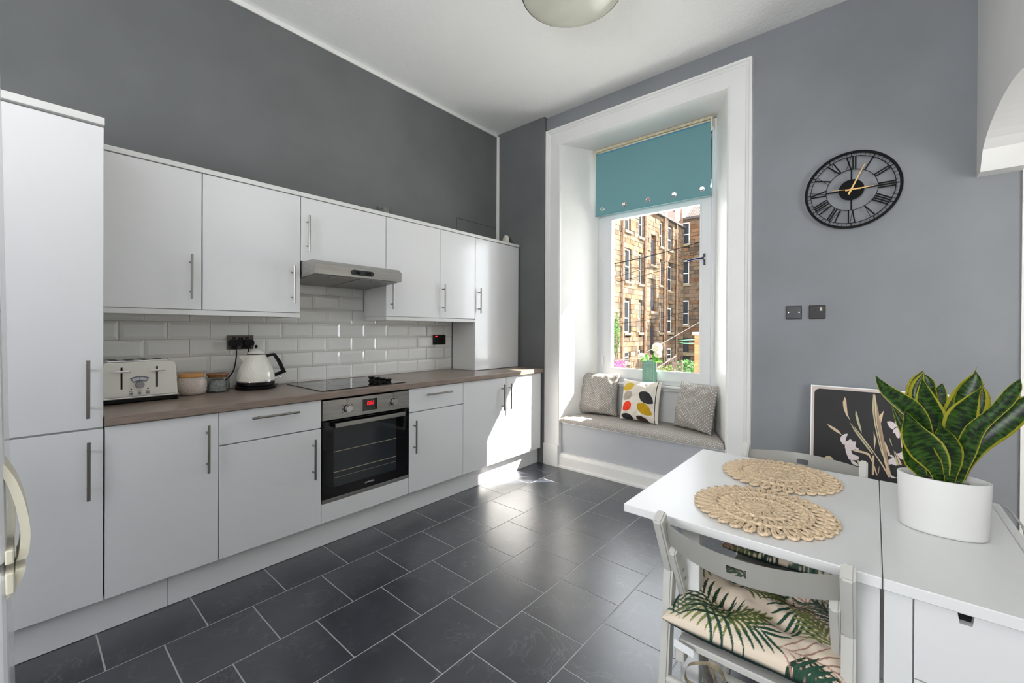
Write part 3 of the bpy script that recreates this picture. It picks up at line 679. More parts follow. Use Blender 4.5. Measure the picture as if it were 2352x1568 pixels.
for y, cdp, lab in ((.866, cords[0], 'black plug of the cable running down behind the glass jar'), (.938, cords[1], 'black plug of the cable running down behind the kettle')):
    p = thing('plug', lab, 'plug', (XT+.008, y, 1.18), 'black plugs in the double socket')
    bm = NB(); prism(bm, [(y-.024, 1.165), (y+.024, 1.165), (y+.0275, 1.18), (y+.026, 1.195), (y+.016, 1.204), (y-.016, 1.204), (y-.026, 1.195), (y-.0275, 1.18)], 'x', XT+.0085, XT+.042)
    box(bm, XT+.022, XT+.036, y-.01, y+.01, 1.145, 1.166, .003); obj('plug_body', bm, black_plastic, p)
    bm = NB(); tube(bm, smooth_line([(a[0], a[1]+(y-cdp[0][1]), a[2]) if i < 2 else a for i, a in enumerate(cdp)]), .0036, 8); obj('cord', bm, black_plastic, p)
t = thing('cooker_switch', 'dark nickel cooker switch with red neon light on the tiles', 'switch', (XT, 2.478, 1.178))
obj('plate', B(XT, XT+.006, 2.405, 2.551, 1.135, 1.222, .002), M('black_nickel_dark', (46, 42, 40), .22, .9), t)
obj('neon', B(XT+.006, XT+.0075, 2.43, 2.452, 1.205, 1.214), M('red_neon', (230, 30, 30), .3, emit=((255, 40, 40), 1.5)), t)
obj('rocker', B(XT+.006, XT+.011, 2.506, 2.53, 1.155, 1.198, .002), black_plastic, t)
obj('rocker', B(XT+.006, XT+.010, 2.476, 2.49, 1.165, 1.192, .002), black_plastic, t)
bm = NB()
for y, z in ((2.44, 1.192), (2.43, 1.165), (2.452, 1.165)): box(bm, XT+.006, XT+.0065, y-.005, y+.005, z-.004, z+.004)
obj('pin_hole', bm, black_plastic, t)
# smoke alarm and junction box on top of the cabinets
bm = NB(); lathe(bm, [(.05, 0), (.052, .006), (.05, .022), (.036, .03), (.034, .027), (.022, .027), (.02, .031), (0, .032)], seg=36)
place(bm, Matrix.Translation((-2.80, 3.19, 2.164)) @ Matrix.Rotation(-.35, 4, 'Z') @ FACE_NY)
tag(obj('smoke_alarm', bm, M('ivory_plastic', (226, 220, 206), .45), smooth=False), 'round ivory smoke alarm resting on the far cabinet top', 'smoke alarm')
bm = NB(); box(bm, XW, XW+.03, 1.852, 1.945, 2.195, 2.245, .004); o = tag(obj('junction_box', bm, M('worn_metal', (128, 132, 128), .45, .6, noise_=(40, .5))), 'small worn metal junction box on the wall above the hood', 'junction box')
# ------------------------------------------------------------------ ceiling lamp
t = thing('ceiling_lamp', 'flat frosted glass disc ceiling lamp', 'lamp', (-1.282, 1.998, ZC))
LC = (-1.282, 1.998, 3.116)
bm = NB(); lathe(bm, [(0, -.002), (.12, .002), (.22, .012), (.272, .026), (.2785, .034), (.272, .034), (.22, .02), (.12, .01), (0, .006)], LC, 64)
obj('glass_shade', bm, M('frosted_glass', (206, 206, 192), .25, noise_=(6, .05), spec=.4), t, smooth=True)
bm = NB(); tube(bm, [(LC[0]+.279*cos(2*PI*i/72), LC[1]+.279*sin(2*PI*i/72), LC[2]+.034) for i in range(72)], .003, 6, True); obj('rim', bm, M('dark_rim', (40, 40, 38), .3), t)
bm = NB(); lathe(bm, [(.07, .13), (.075, .15), (.075, .183)], LC, 32); cyl(bm, (LC[0], LC[1], LC[2]+.0), (LC[0], LC[1], LC[2]+.17), .008); obj('ceiling_rose', bm, plastic_white, t)
for a in (2.62, .55, 4.7):
    bm = NB(); p = Vector((LC[0]+.279*cos(a), LC[1]+.279*sin(a), LC[2]+.034)); sph(bm, p, .007); cyl(bm, p, (LC[0]+.07*cos(a), LC[1]+.07*sin(a), ZC-.02), .0018, 6); obj('clip', bm, chrome, t)

# ================================================================== WINDOW BAY THINGS
# roller blind
YBL = 3.665
t = thing('roller_blind', 'teal roller blind with five silver eyelets, half lowered', 'blind', (-1.53, YBL, 2.99))
bx0, bx1 = -2.062, -1.012
blue = M('blue_blind_roll', (92, 152, 180), .55)
bm = NB(); cyl(bm, (bx0, YBL+.012, 2.958), (bx1, YBL+.012, 2.958), .024, 24); obj('roll', bm, teal if 0 else blue, t, smooth=False)
# cloth with round holes at the eyelets
ez, er = 2.437, .02; ex = [-1.986, -1.762, -1.535, -1.304, -1.076]
bm = NB(); z0, z1 = 2.372, 2.958; yb_ = YBL-.012; es = []
def loop_edges(pts):
    vs = [bm.verts.new(p) for p in pts]
    for a, b in zip(vs, vs[1:]+vs[:1]): es.append(bm.edges.new((a, b)))
loop_edges([(bx0, yb_, z0), (bx1, yb_, z0), (bx1, yb_, z1), (bx0, yb_, z1)])
for x in ex: loop_edges([(x+er*cos(2*PI*i/28), yb_, ez+er*sin(2*PI*i/28)) for i in range(28)])
bmesh.ops.triangle_fill(bm, use_beauty=True, use_dissolve=False, edges=es, normal=(0, -1, 0))
for f in list(bm.faces):
    c = f.calc_center_median()
    if any((c.x-x)**2+(c.z-ez)**2 < (er*.97)**2 for x in ex): bm.faces.remove(f)
bmesh.ops.solidify(bm, geom=bm.faces[:], thickness=.0015)
cl = obj('cloth', bm, teal, t)
bm = NB(); cyl(bm, (bx0, yb_+.002, 2.376), (bx1, yb_+.002, 2.376), .006, 10); obj('bottom_bar', bm, teal, t)
for x in ex:
    bm = NB(); tube(bm, [(x+er*cos(2*PI*i/24), yb_, ez+er*sin(2*PI*i/24)) for i in range(24)], .0038, 8, True); obj('eyelet', bm, chrome, t, smooth=True)
bm = NB(); obj('bracket', B(bx0-.012, bx0, YBL-.02, YBL+.05, 2.93, 3.0), M('ivory_bracket', (222, 214, 196), .5), t); obj('bracket', B(bx1, bx1+.012, YBL-.02, YBL+.05, 2.92, 3.0), M('ivory_bracket', (222, 214, 196), .5), t); bm.free()
obj('head_batten', B(bx0-.01, bx1+.01, YBL+.005, YBL+.045, 3.0, 3.024), M('old_varnish', (214, 202, 172), .5, noise_=(30, .2)), t)
bm = NB()
for dx in (0, .014): tube(bm, [(bx1+.016+dx, YBL+.0, 2.93), (bx1+.017+dx, YBL+.0, 2.0), (bx1+.013+dx*.6, YBL+.0, .98)], .002, 6)
obj('chain', bm, plastic_white, t)
# vase with flowers on the sill
vg = M('sage_green_ceramic', (122, 166, 146), .35)
t = thing('vase', 'sage green embossed ceramic vase of white hydrangeas on the sill', 'vase', (-1.53, 3.70, .79))
vx, vy, hwv, VZ, VH = -1.53, 3.695, .057, .7905, .213
vr = .35
def vrot(x, y): return (vx+x*cos(vr)-y*sin(vr), vy+x*sin(vr)+y*cos(vr))
bm = NB()
for k, (s0, s1, z0, z1) in enumerate([(1, 1.04, 0, VH)]):
    o0 = [(-hwv, -.038), (hwv, -.038), (hwv, .038), (-hwv, .038)]
    lo = [bm.verts.new((*vrot(*p), VZ)) for p in o0]; hi = [bm.verts.new((*vrot(p[0]*1.05, p[1]*1.05), VZ+VH)) for p in o0]
    ih = [bm.verts.new((*vrot(p[0]*.93, p[1]*.9), VZ+VH)) for p in o0]; il = [bm.verts.new((*vrot(p[0]*.9, p[1]*.88), VZ+VH-.05)) for p in o0]
    bm.faces.new(lo)
    for a, b in ((lo, hi), (hi, ih), (ih, il)):
        for i in range(4): bm.faces.new((a[i], a[(i+1) % 4], b[(i+1) % 4], b[i]))
    bm.faces.new(il)
vb = obj('vase_body', bm, vg, t)
rv = Matrix.Translation((*vrot(0, -.0392), VZ+VH/2)) @ Matrix.Rotation(vr, 4, 'Z') @ FACE_NY
emb = M('sage_green_raised', (160, 198, 180), .35)
bm = NB()
for a, b in (((-.036, -.085), (-.036, .08)), ((.036, -.085), (.036, .08)), ((-.036, -.085), (.036, -.085)), ((-.036, .08), (-.008, .08)), ((.008, .08), (.036, .08))):
    box(bm, min(a[0], b[0])-.0018, max(a[0], b[0])+.0018, min(a[1], b[1])-.0018, max(a[1], b[1])+.0018, -.001, .003)
tube(bm, [(.009*cos(a), .08+.009*sin(a), .001) for a in [PI*i/8 for i in range(9)]], .002, 6)
place(bm, rv); obj('frame_relief', bm, emb, vb)
bm = NB()
for txt, dx in (('GREETLE', .014), ('LIVERY', -.014)):
    tb = place(text_bm(txt, .031, .0022), Matrix.Translation((dx, -.003, 0)) @ Matrix.Rotation(-PI/2, 4, 'Z')); me = bpy.data.meshes.new('x'); tb.to_mesh(me); tb.free(); bm.from_mesh(me); bpy.data.meshes.remove(me)
place(bm, rv); obj('letter_relief', bm, emb, vb)
petal_m = M('white_petal', (246, 240, 222), .7, noise_=(60, .06)); leaf_m = M('fresh_green_leaf', (96, 168, 52), .5, noise_=(30, .25)); stem_m = M('green_stem', (110, 150, 70), .6)
def hydrangea(c, r):
    bm = NB()
    for k in range(70):
        a = random.uniform(0, 2*PI); u = random.uniform(-.6, 1); q = math.sqrt(1-u*u)
        n_ = Vector((q*cos(a), q*sin(a), u)); p = Vector(c)+n_*r*random.uniform(.85, 1.0)
        T = n_.orthogonal().normalized(); Bv = n_.cross(T); ph = random.uniform(0, 2*PI); s_ = r*.3
        for m in range(4):
            d = T*cos(ph+m*PI/2)+Bv*sin(ph+m*PI/2); e = n_.cross(d)
            bm.faces.new([bm.verts.new(x) for x in (p, p+d*s_*.6+e*s_*.4, p+d*s_-n_*s_*.15, p+d*s_*.6-e*s_*.4)])
    sph(bm, c, r*.78, 10, 8); return bm
fl_ = [((-1.60, 3.69, 1.035), .034), ((-1.462, 3.70, 1.118), .047), ((-1.445, 3.675, 1.06), .034)]
for c, r in fl_:
    f = obj('flower_head', hydrangea(c, r), petal_m, t)
    bm = NB(); tube(bm, smooth_line([(vx, vy, .95), (vx+(c[0]-vx)*.5, vy, 1.0), c]), .003, 6); obj('stem', bm, stem_m, f)
def leaf_bm(p0, d, up, L, Wd):
    bm = NB(); d, up = Vector(d).normalized(), Vector(up); sdv = d.cross(up).normalized(); up = sdv.cross(d); rows = []
    for i in range(8):
        t_ = i/7; wd = Wd*math.sin(PI*t_**.75)*.5+.0004; c = Vector(p0)+d*L*t_-up*L*.25*t_*t_
        rows.append([bm.verts.new(c+sdv*wd*s+up*abs(s)*wd*.3) for s in (-1, 0, 1)])
    for a, b in zip(rows, rows[1:]):
        for i in range(2): bm.faces.new((a[i], a[i+1], b[i+1], b[i]))
    return bm
for p0, d, L, Wd in (((-1.53, 3.68, 1.01), (-.2, -.4, .5), .07, .06), ((-1.50, 3.68, 1.0), (1, -.3, .15), .10, .055), ((-1.50, 3.70, 1.0), (.1, 0, 1), .11, .02), ((-1.55, 3.68, 1.0), (-1, -.5, .1), .06, .05), ((-1.49, 3.69, 1.0), (.7, -.2, .8), .08, .045)):
    obj('leaf', leaf_bm(p0, d, (0, -.6, .8), L, Wd), leaf_m, t, smooth=True)

# ------------------------------------------------------------------ cushions
def dots_mat(name, base, dot, n):
    m = bpy.data.materials.new(name); m.use_nodes = True; nt = m.node_tree; b = nt.nodes['Principled BSDF']
    uv = nt.nodes.new('ShaderNodeUVMap'); uv.uv_map = 'UVMap'
    mp = nt.nodes.new('ShaderNodeMapping'); mp.inputs['Scale'].default_value = (n, n, 1); mp.inputs['Rotation'].default_value = (0, 0, PI/4)
    fr = nt.nodes.new('ShaderNodeVectorMath'); fr.operation = 'FRACTION'; sb = nt.nodes.new('ShaderNodeVectorMath'); sb.operation = 'SUBTRACT'; sb.inputs[1].default_value = (.5, .5, 0)
    ln = nt.nodes.new('ShaderNodeVectorMath'); ln.operation = 'LENGTH'; lt = nt.nodes.new('ShaderNodeMath'); lt.operation = 'LESS_THAN'; lt.inputs[1].default_value = .17
    mx = nt.nodes.new('ShaderNodeMix'); mx.data_type = 'RGBA'; mx.inputs[6].default_value = (*lin(base), 1); mx.inputs[7].default_value = (*lin(dot), 1)
    nt.links.new(uv.outputs[0], mp.inputs[0]); nt.links.new(mp.outputs[0], fr.inputs[0]); nt.links.new(fr.outputs[0], sb.inputs[0]); nt.links.new(sb.outputs[0], ln.inputs[0])
    nt.links.new(ln.outputs['Value'], lt.inputs[0]); nt.links.new(lt.outputs[0], mx.inputs[0]); nt.links.new(mx.outputs[2], b.inputs['Base Color'])
    b.inputs['Roughness'].default_value = .85; b.inputs['Specular IOR Level'].default_value = .2
    return m
dots = dots_mat('grey_polka_dot_cotton', (158, 152, 146), (236, 234, 230), 58)      # uv in metres
def pillow(w, h, th, n, wr=.006, seed=0, paint=None, tuft=None, pinch=.06):
    """cushion standing in local x (width) / z (height), thickness along y, base at z=0"""
    bm = NB(); uvl = bm.loops.layers.uv.new('UVMap'); cl_ = bm.verts.layers.float_color.new('print') if paint else None
    grid = {}
    for side in (-1, 1):
        for i in range(n+1):
            for j in range(n+1):
                u, v = 2*i/n-1, 2*j/n-1; edge = i in (0, n) or j in (0, n)
                if side == 1 and edge: grid[(side, i, j)] = grid[(-1, i, j)]; continue
                k = (1-abs(u)**2.6)*(1-abs(v)**2.6); hgt = th/2*max(0, k)**(.38 if tuft else .55)
                px = u*(1-pinch*(1-v*v)*abs(u)**3)*w/2; pz = h/2+v*(1-pinch*(1-u*u)*abs(v)**3)*h/2
                q = Vector((u*2.3+seed, v*2.3, side*.5)); hgt += wr*(noise.noise(q*1.3)*1.2+noise.noise(q*3.1)*.6)*min(1, k*3)
                if tuft:
                    for tu, tv in tuft: hgt -= .026*math.exp(-((u-tu)**2+(v-tv)**2)/.022)+.006*math.exp(-((u-tu)**2+(v-tv)**2)/.10)
                vt = bm.verts.new((px, side*hgt, pz))
                if paint: vt[cl_] = (*paint(u, v, side), 1)
                grid[(side, i, j)] = vt
    for side in (-1, 1):
        for i in range(n):
            for j in range(n):
                q = [(i, j), (i+1, j), (i+1, j+1), (i, j+1)]
                f = bm.faces.new([grid[(side, a, b)] for a, b in (q if side == -1 else q[::-1])])
                for lp, (a, b) in zip(f.loops, q if side == -1 else q[::-1]): lp[uvl].uv = (a/n*w, b/n*h)
    return bm
def cushion_obj(name, label, bm, mat, loc, rotz, tilt, cat='cushion', group=None):
    me_o = obj(name, bm, mat, local=True, smooth=True); me_o.location = loc; me_o.rotation_euler = (tilt, 0, rotz); tag(me_o, label, cat, group); return me_o
sg = 'scatter cushions on the window seat'
cushion_obj('cushion', 'grey polka dot cushion leaning in the left corner of the seat', pillow(.40, .40, .13, 40, .010, 1.3), dots, (-1.985, 3.56, .476), .16, -.20, group=sg)
cushion_obj('cushion', 'grey polka dot cushion at the right end of the seat', pillow(.37, .38, .13, 40, .016, 5.1), dots, (-1.105, 3.51, .474), -.42, -.22, group=sg)
LEAVES = [(-.62, .62, .36, .20, .45, (204, 170, 60)), (-.60, .17, .34, .19, .6, (168, 160, 148)), (-.58, -.34, .31, .22, .7, (228, 66, 40)), (.42, .17, .42, .26, -.55, (52, 52, 54)), (.38, -.38, .42, .25, -.55, (190, 150, 28)), (-.55, -.86, .36, .18, -.15, (44, 46, 48)), (.30, -.92, .38, .16, -.4, (66, 50, 42))]
def paint_leaf(u, v, side):
    if side == 1: return lin((60, 60, 60))
    if .84 < u < .875 : return lin((24, 24, 24))
    for cx, cy, a, b, r, c in LEAVES:
        x, y = (u-cx)*cos(r)+(v-cy)*sin(r), -(u-cx)*sin(r)+(v-cy)*cos(r)
        X = x/a
        if abs(X) < 1 and abs(y) < b*(1-abs(X)**2)**.75*(1+.18*(X if cx < 0 else -X)): return lin(c)
    return lin((222, 214, 202))
cushion_obj('cushion', 'cream cushion printed with yellow, orange and black leaf ovals', pillow(.36, .36, .12, 180, .008, 9.7, paint_leaf), attr_mat('leaf_print_cotton', .8), (-1.555, 3.525, .476), -.06, -.20, group=sg)
# seat pad
bm = NB(); uvl = bm.loops.layers.uv.new('UVMap'); n, m_ = 70, 22; top = {}; 
def pad_pt(i, j):
    u, v = i/n, j/m_; y = 3.285+(WY-.02-3.285)*v; k = (y-YF)/(WY-YF); xl = WL0+.006+(WL1-WL0)*max(0, k); xr = WR0-.006+(WR1-WR0)*max(0, k)
    x = xl+(xr-xl)*u
    e = min(v*4.5, 1); h = .020+.032*math.sqrt(max(0, 1-(1-e)**2))*min(1, min(u, 1-u)*30+.5)
    h += .004*noise.noise(Vector((x*9, y*9, 0)))+(.003*sin(x*95+3*noise.noise(Vector((x*5, 0, 2)))) if v < .25 else 0)
    return (x, y-(.01 if v < .15 else 0), .42+h)
for i in range(n+1):
    for j in range(m_+1): top[i, j] = bm.verts.new(pad_pt(i, j))
bot = {i: bm.verts.new((pad_pt(i, 0)[0], 3.2735, .4205)) for i in range(n+1)}
def uvface(vs):
    f = bm.faces.new(vs)
    for lp in f.loops: lp[uvl].uv = (lp.vert.co.x, lp.vert.co.y+lp.vert.co.z)
for i in range(n):
    for j in range(m_): uvface((top[i, j], top[i+1, j], top[i+1, j+1], top[i, j+1]))
    uvface((bot[i], bot[i+1], top[i+1, 0], top[i, 0]))
dots2 = dots
tag(obj('seat_pad', bm, dots2, smooth=True), 'long grey polka dot seat pad on the window seat', 'seat pad')

# ================================================================== CLOCK WALL
t = thing('wall_clock', 'large black skeleton wall clock with roman numerals and gold hands', 'clock', (-.107, YF, 2.128))
cc = Vector((-.107, 3.272, 2.128)); CR = .232
def ringm_(bm, r0, r1, y0, y1, n=72):
    vs = [[bm.verts.new((cc.x+r*cos(2*PI*i/n), y, cc.z+r*sin(2*PI*i/n))) for i in range(n)] for r, y in ((r0, y0), (r1, y0), (r1, y1), (r0, y1))]
    for k in range(4):
        a, b = vs[k], vs[(k+1) % 4]
        for i in range(n): bm.faces.new((a[i], a[(i+1) % n], b[(i+1) % n], b[i]))
def cbar(bm, p, q, wd, y0=3.27, y1=3.274):
    """bar in clock polar-ish coords: p, q = (x, z) relative to the centre"""
    d = Vector((q[0]-p[0], q[1]-p[1])); nrm = Vector((-d.y, d.x)).normalized()*wd/2
    prism(bm, [(cc.x+a[0]+s*nrm.x, cc.z+a[1]+s*nrm.y) for a, s in ((p, 1), (q, 1), (q, -1), (p, -1))], 'y', y0, y1)
bm = NB(); ringm_(bm, .218, .232, 3.268, 3.276); obj('outer_ring', bm, black_matt, t)
bm = NB(); ringm_(bm, .199, .2022, 3.27, 3.274); obj('minute_ring', bm, black_matt, t)
bm = NB(); ringm_(bm, .1215, .1245, 3.27, 3.274); obj('inner_ring', bm, black_matt, t)
bm = NB(); prism(bm, [(cc.x+.061*cos(2*PI*i/48), cc.z+.061*sin(2*PI*i/48)) for i in range(48)], 'y', 3.266, 3.274); obj('centre_disc', bm, black_matt, t)
bm = NB()
for i in range(60):
    a = 2*PI*i/60; cbar(bm, (.201*cos(a), .201*sin(a)), (.22*cos(a), .22*sin(a)), .0045 if i % 5 == 0 else .0018)
obj('minute_ticks', bm, black_matt, t)
for k in range(4):
    a = k*PI/2; bm = NB(); cbar(bm, (.058*cos(a), .058*sin(a)), (.123*cos(a), .123*sin(a)), .007); obj('spoke', bm, black_matt, t)
for k in range(1, 13):
    rn = ['', 'I', 'II', 'III', 'IIII', 'V', 'VI', 'VII', 'VIII', 'IX', 'X', 'XI', 'XII'][k]; a = PI/2-2*PI*k/12
    er_, et = Vector((cos(a), sin(a))), Vector((sin(a), -cos(a)))      # outward, clockwise
    def pp(u, r): v = er_*r+et*u; return (v.x, v.y)
    wdt = {'I': .0125, 'V': .026, 'X': .026}; tot = sum(wdt[c] for c in rn); u = -tot/2; bm = NB()
    for ch in rn:
        wd = wdt[ch]; c0 = u+wd/2; u += wd
        if ch == 'I': cbar(bm, pp(c0, .123), pp(c0, .20), .0068)
        elif ch == 'V': cbar(bm, pp(c0, .123), pp(c0-.011, .20), .0068); cbar(bm, pp(c0, .123), pp(c0+.011, .20), .0022)
        else: cbar(bm, pp(c0+.011, .123), pp(c0-.011, .20), .0068); cbar(bm, pp(c0-.011, .123), pp(c0+.011, .20), .002)
    obj('numeral', bm, black_matt, t)
def hand(ang, L, tail, wd, y):
    a = math.radians(ang); d = Vector((sin(a), cos(a))); n_ = Vector((d.y, -d.x)); bm = NB()
    P4 = [(-d*tail+n_*wd/2), (d*L+n_*wd*.18), (d*(L+.004)), (d*L-n_*wd*.18), (-d*tail-n_*wd/2)]
    prism(bm, [(cc.x+p.x, cc.z+p.y) for p in P4], 'y', y-.0012, y); return bm
obj('minute_hand', hand(24, .155, .03, .010, 3.262), gold, t); obj('hour_hand', hand(89, .10, .028, .010, 3.2645), gold, t); obj('second_hand', hand(-85, .092, .045, .005, 3.2595), gold, t)
bm = NB(); cyl(bm, (cc.x, 3.256, cc.z), (cc.x, 3.274, cc.z), .004, 12); obj('spindle', bm, gold, t)
bm = NB()
for a in (.6, 2.5, 4.7): cyl(bm, (cc.x+.225*cos(a), 3.274, cc.z+.225*sin(a)), (cc.x+.225*cos(a), 3.2995, cc.z+.225*sin(a)), .004, 8)
cyl(bm, (cc.x, 3.274, cc.z), (cc.x, 3.2995, cc.z), .03, 20)
obj('wall_stud', bm, black_matt, t)
# switch plates
t = thing('blank_plate', 'shiny black blank plate with two screws under the clock', 'wall plate', (-.396, YF, 1.395))
obj('plate', B(-.439, -.353, 3.291, YF, 1.352, 1.438, .003), M('black_gloss_plate', (12, 12, 12), .3, spec=.25), t)
bm = NB()
for x in (-.425, -.367): cyl(bm, (x, 3.2915, 1.395), (x, 3.2893, 1.395), .003, 14)
obj('screw', bm, chrome, t)
t = thing('single_socket', 'dark bronze single socket with a pale switch under the clock', 'socket', (-.272, YF, 1.395))
obj('plate', B(-.315, -.229, 3.291, YF, 1.352, 1.438, .003), M('dark_bronze', (34, 28, 25), .4, spec=.25), t)
obj('switch', B(-.258, -.246, 3.2875, 3.2915, 1.402, 1.424, .001), M('pale_switch', (196, 180, 168), .4), t)
bm = NB(); box(bm, -.286, -.277, 3.2903, 3.2915, 1.398, 1.411); box(bm, -.298, -.288, 3.2903, 3.2915, 1.376, 1.384); box(bm, -.272, -.262, 3.2903, 3.2915, 1.376, 1.384); obj('pin_hole', bm, black_plastic, t)
# ------------------------------------------------------------------ leaning print
pz0, pz1, py0, py1, px0, px1 = .004, .936, 3.175, 3.262, -.298, .312
t = thing('framed_print', 'framed black print of white irises leaning on the grey wall', 'framed print', (0, 3.2, 0))
nrm = Vector((0, -(pz1-pz0), (py1-py0))).normalized()     # towards the viewer
def pp3(s, v, lift):
    d = ray(s, v); k = (Vector((0, py0, pz0))-CAM).dot(nrm)/d.dot(nrm); return CAM+d*k+nrm*lift
def plane_pt(x, z, lift): return Vector((x, py0+(py1-py0)*(z-pz0)/(pz1-pz0), z))+nrm*lift
def panel(x0, x1, z0, z1, l0, l1):
    bm = NB(); a = [bm.verts.new(plane_pt(x, z, l0)) for x, z in ((x0, z0), (x1, z0), (x1, z1), (x0, z1))]; b = [bm.verts.new(plane_pt(x, z, l1)) for x, z in ((x0, z0), (x1, z0), (x1, z1), (x0, z1))]
    bm.faces.new(a); bm.faces.new(b)
    for i in range(4): bm.faces.new((a[i], a[(i+1) % 4], b[(i+1) % 4], b[i]))
    return bm
obj('backing', panel(px0+.004, px1-.004, pz0+.004, pz1-.004, -.016, -.002), M('print_paper_pink', (206, 190, 182), .6), t)
fm = M('white_frame', (232, 232, 230), .35)
for a in ((px0, px0+.006, pz0, pz1), (px1-.006, px1, pz0, pz1), (px0+.006, px1-.006, pz1-.006, pz1), (px0+.006, px1-.006, pz0, pz0+.006)): obj('frame_bar', panel(*a, -.018, .003), fm, t)
def flat(pts, lift, mat, name='motif'):
    bm = NB(); vs = [bm.verts.new(p) for p in pts]; f = bm.faces.new(vs); bmesh.ops.triangulate(bm, faces=[f]); return obj(name, bm, mat, t)
ink = M('black_ink', (28, 26, 28), .6); pal_leaf = M('print_sage', (176, 172, 136), .6); pal_tan = M('print_tan', (205, 180, 150), .6); pal_pet = M('print_petal', (212, 200, 200), .6)
rr = []; x0, x1, z0, z1, r = px0+.018, px1-.018, pz0+.02, pz1-.02, .03
for cx, cz, a0 in ((x1-r, z1-r, 0), (x0+r, z1-r, PI/2), (x0+r, z0+r, PI), (x1-r, z0+r, 1.5*PI)):
    rr += [plane_pt(cx+r*cos(a0+PI/2*i/6), cz+r*sin(a0+PI/2*i/6), -.0014) for i in range(7)]
flat(rr, 0, ink, 'ink_ground')
K = 6.818
def zp(u, v): return pp3(1850+u/K, 880+v/K, -.0006)
SH = [(pal_tan, [(615, 210), (585, 300), (600, 410), (640, 500), (705, 590), (660, 480), (648, 360), (640, 260)]), (pal_tan, [(335, 632), (450, 690), (520, 740), (572, 812), (470, 755), (380, 690)]),
      (pal_leaf, [(785, 415), (780, 500), (810, 620), (850, 720), (880, 790), (878, 735), (850, 620), (815, 490)]),
      (pal_leaf, [(690, 600), (760, 740), (900, 930), (1040, 1110), (1060, 1100), (905, 895), (790, 740)]), (pal_tan, [(735, 640), (800, 740), (920, 900), (1070, 1090), (1200, 1290), (1300, 1470), (1335, 1470), (1190, 1240), (1050, 1040), (890, 830), (800, 720)]),
      (pal_leaf, [(1060, 170), (1045, 400), (1080, 650), (1150, 950), (1200, 1130), (1215, 1125), (1160, 930), (1100, 640), (1072, 400), (1075, 172)]), (pal_tan, [(1078, 172), (1078, 400), (1110, 640), (1170, 930), (1240, 1250), (1295, 1470), (1340, 1430), (1250, 1180), (1170, 880), (1124, 640), (1115, 380), (1092, 178)]),
      (pal_tan, [(1228, 425), (1150, 520), (1135, 600), (1155, 715), (1200, 560)]), (pal_tan, [(1232, 900), (1270, 960), (1330, 1110), (1300, 1140), (1260, 1030)]), (pal_leaf, [(1310, 840), (1340, 900), (1365, 990), (1330, 930)]),
      (pal_leaf, [(1380, 1040), (1420, 1150), (1470, 1280), (1430, 1290), (1405, 1180)]), (pal_tan, [(1395, 1050), (1450, 1140), (1510, 1270), (1478, 1282), (1432, 1160)]), (pal_tan, [(1068, 750), (1105, 880), (1080, 1050), (1070, 900)]), (pal_tan, [(1045, 1130), (1078, 1130), (1072, 1440), (1040, 1430)]),
      (pal_tan, [(725, 1050), (820, 1045), (930, 1070), (1000, 1100), (1060, 1220), (1130, 1440), (1110, 1440), (1040, 1230), (985, 1130), (900, 1095), (800, 1075)]), (pal_tan, [(1160, 1290), (1150, 1400), (1136, 1420), (1146, 1330)]), (pal_leaf, [(800, 1200), (840, 1200), (865, 1330), (845, 1320)]),
      (pal_tan, [(1455, 560), (1500, 640), (1520, 1000), (1505, 1010), (1480, 800)]),
      (pal_pet, [(560, 830), (600, 800), (660, 792), (640, 850), (628, 900), (605, 965), (545, 890)]), (pal_pet, [(620, 915), (660, 900), (705, 875), (740, 910), (792, 915), (782, 970), (788, 1030), (700, 1045), (625, 1030)]), (pal_pet, [(625, 1050), (705, 1037), (735, 1105), (800, 1130), (845, 1165), (800, 1200), (690, 1195), (655, 1130)]),
      (pal_pet, [(710, 1200), (760, 1220), (830, 1280), (800, 1292), (725, 1250)]), (pal_pet, [(790, 1000), (830, 1020), (832, 1045), (792, 1040)]), (pal_pet, [(1275, 600), (1340, 595), (1400, 630), (1440, 668), (1390, 700), (1370, 725), (1310, 680)]), (pal_pet, [(1390, 605), (1450, 600), (1455, 660), (1430, 650)]), (pal_pet, [(1368, 775), (1390, 715), (1460, 702), (1476, 850), (1430, 845), (1405, 785)]),
      (pal_pet, [(1285, 1230), (1320, 1185), (1400, 1175), (1425, 1285), (1350, 1265), (1300, 1275)]), (pal_pet, [(1430, 1100), (1490, 1085), (1540, 1040), (1560, 1180), (1500, 1190), (1460, 1150)]), (pal_pet, [(1310, 1130), (1350, 1120), (1395, 1165), (1340, 1150)]), (pal_pet, [(1320, 1420), (1400, 1470), (1450, 1480), (1350, 1480)])]
for mt_, sh in SH: flat([zp(*p) for p in (smooth_line(sh+sh[:1], 4)[:-1] if mt_ is pal_pet else sh)], 0, mt_)
c0 = zp(358, 1205); e1, e2 = zp(433, 1207)-c0, zp(357, 1137)-c0
flat([c0+e1*cos(2*PI*i/28)+e2*sin(2*PI*i/28)+nrm*.0002 for i in range(28)], 0, pal_tan, 'seal')
bm = NB()
for s_ in (-1, 1): tube(bm, [c0+e1*(s_*.35+.28*cos(a)*(1-.1*i))+e2*(.1+.3*sin(a)*(1-.1*i))+nrm*.0008 for i, a in enumerate([PI*.3+i*.8 for i in range(8)])], .0008, 5)
tube(bm, [c0+e1*(.2*cos(a))+e2*(-.3+.15*sin(a))+nrm*.0008 for a in [i*.7 for i in range(9)]], .0008, 5)
obj('seal_scroll', bm, ink, t)

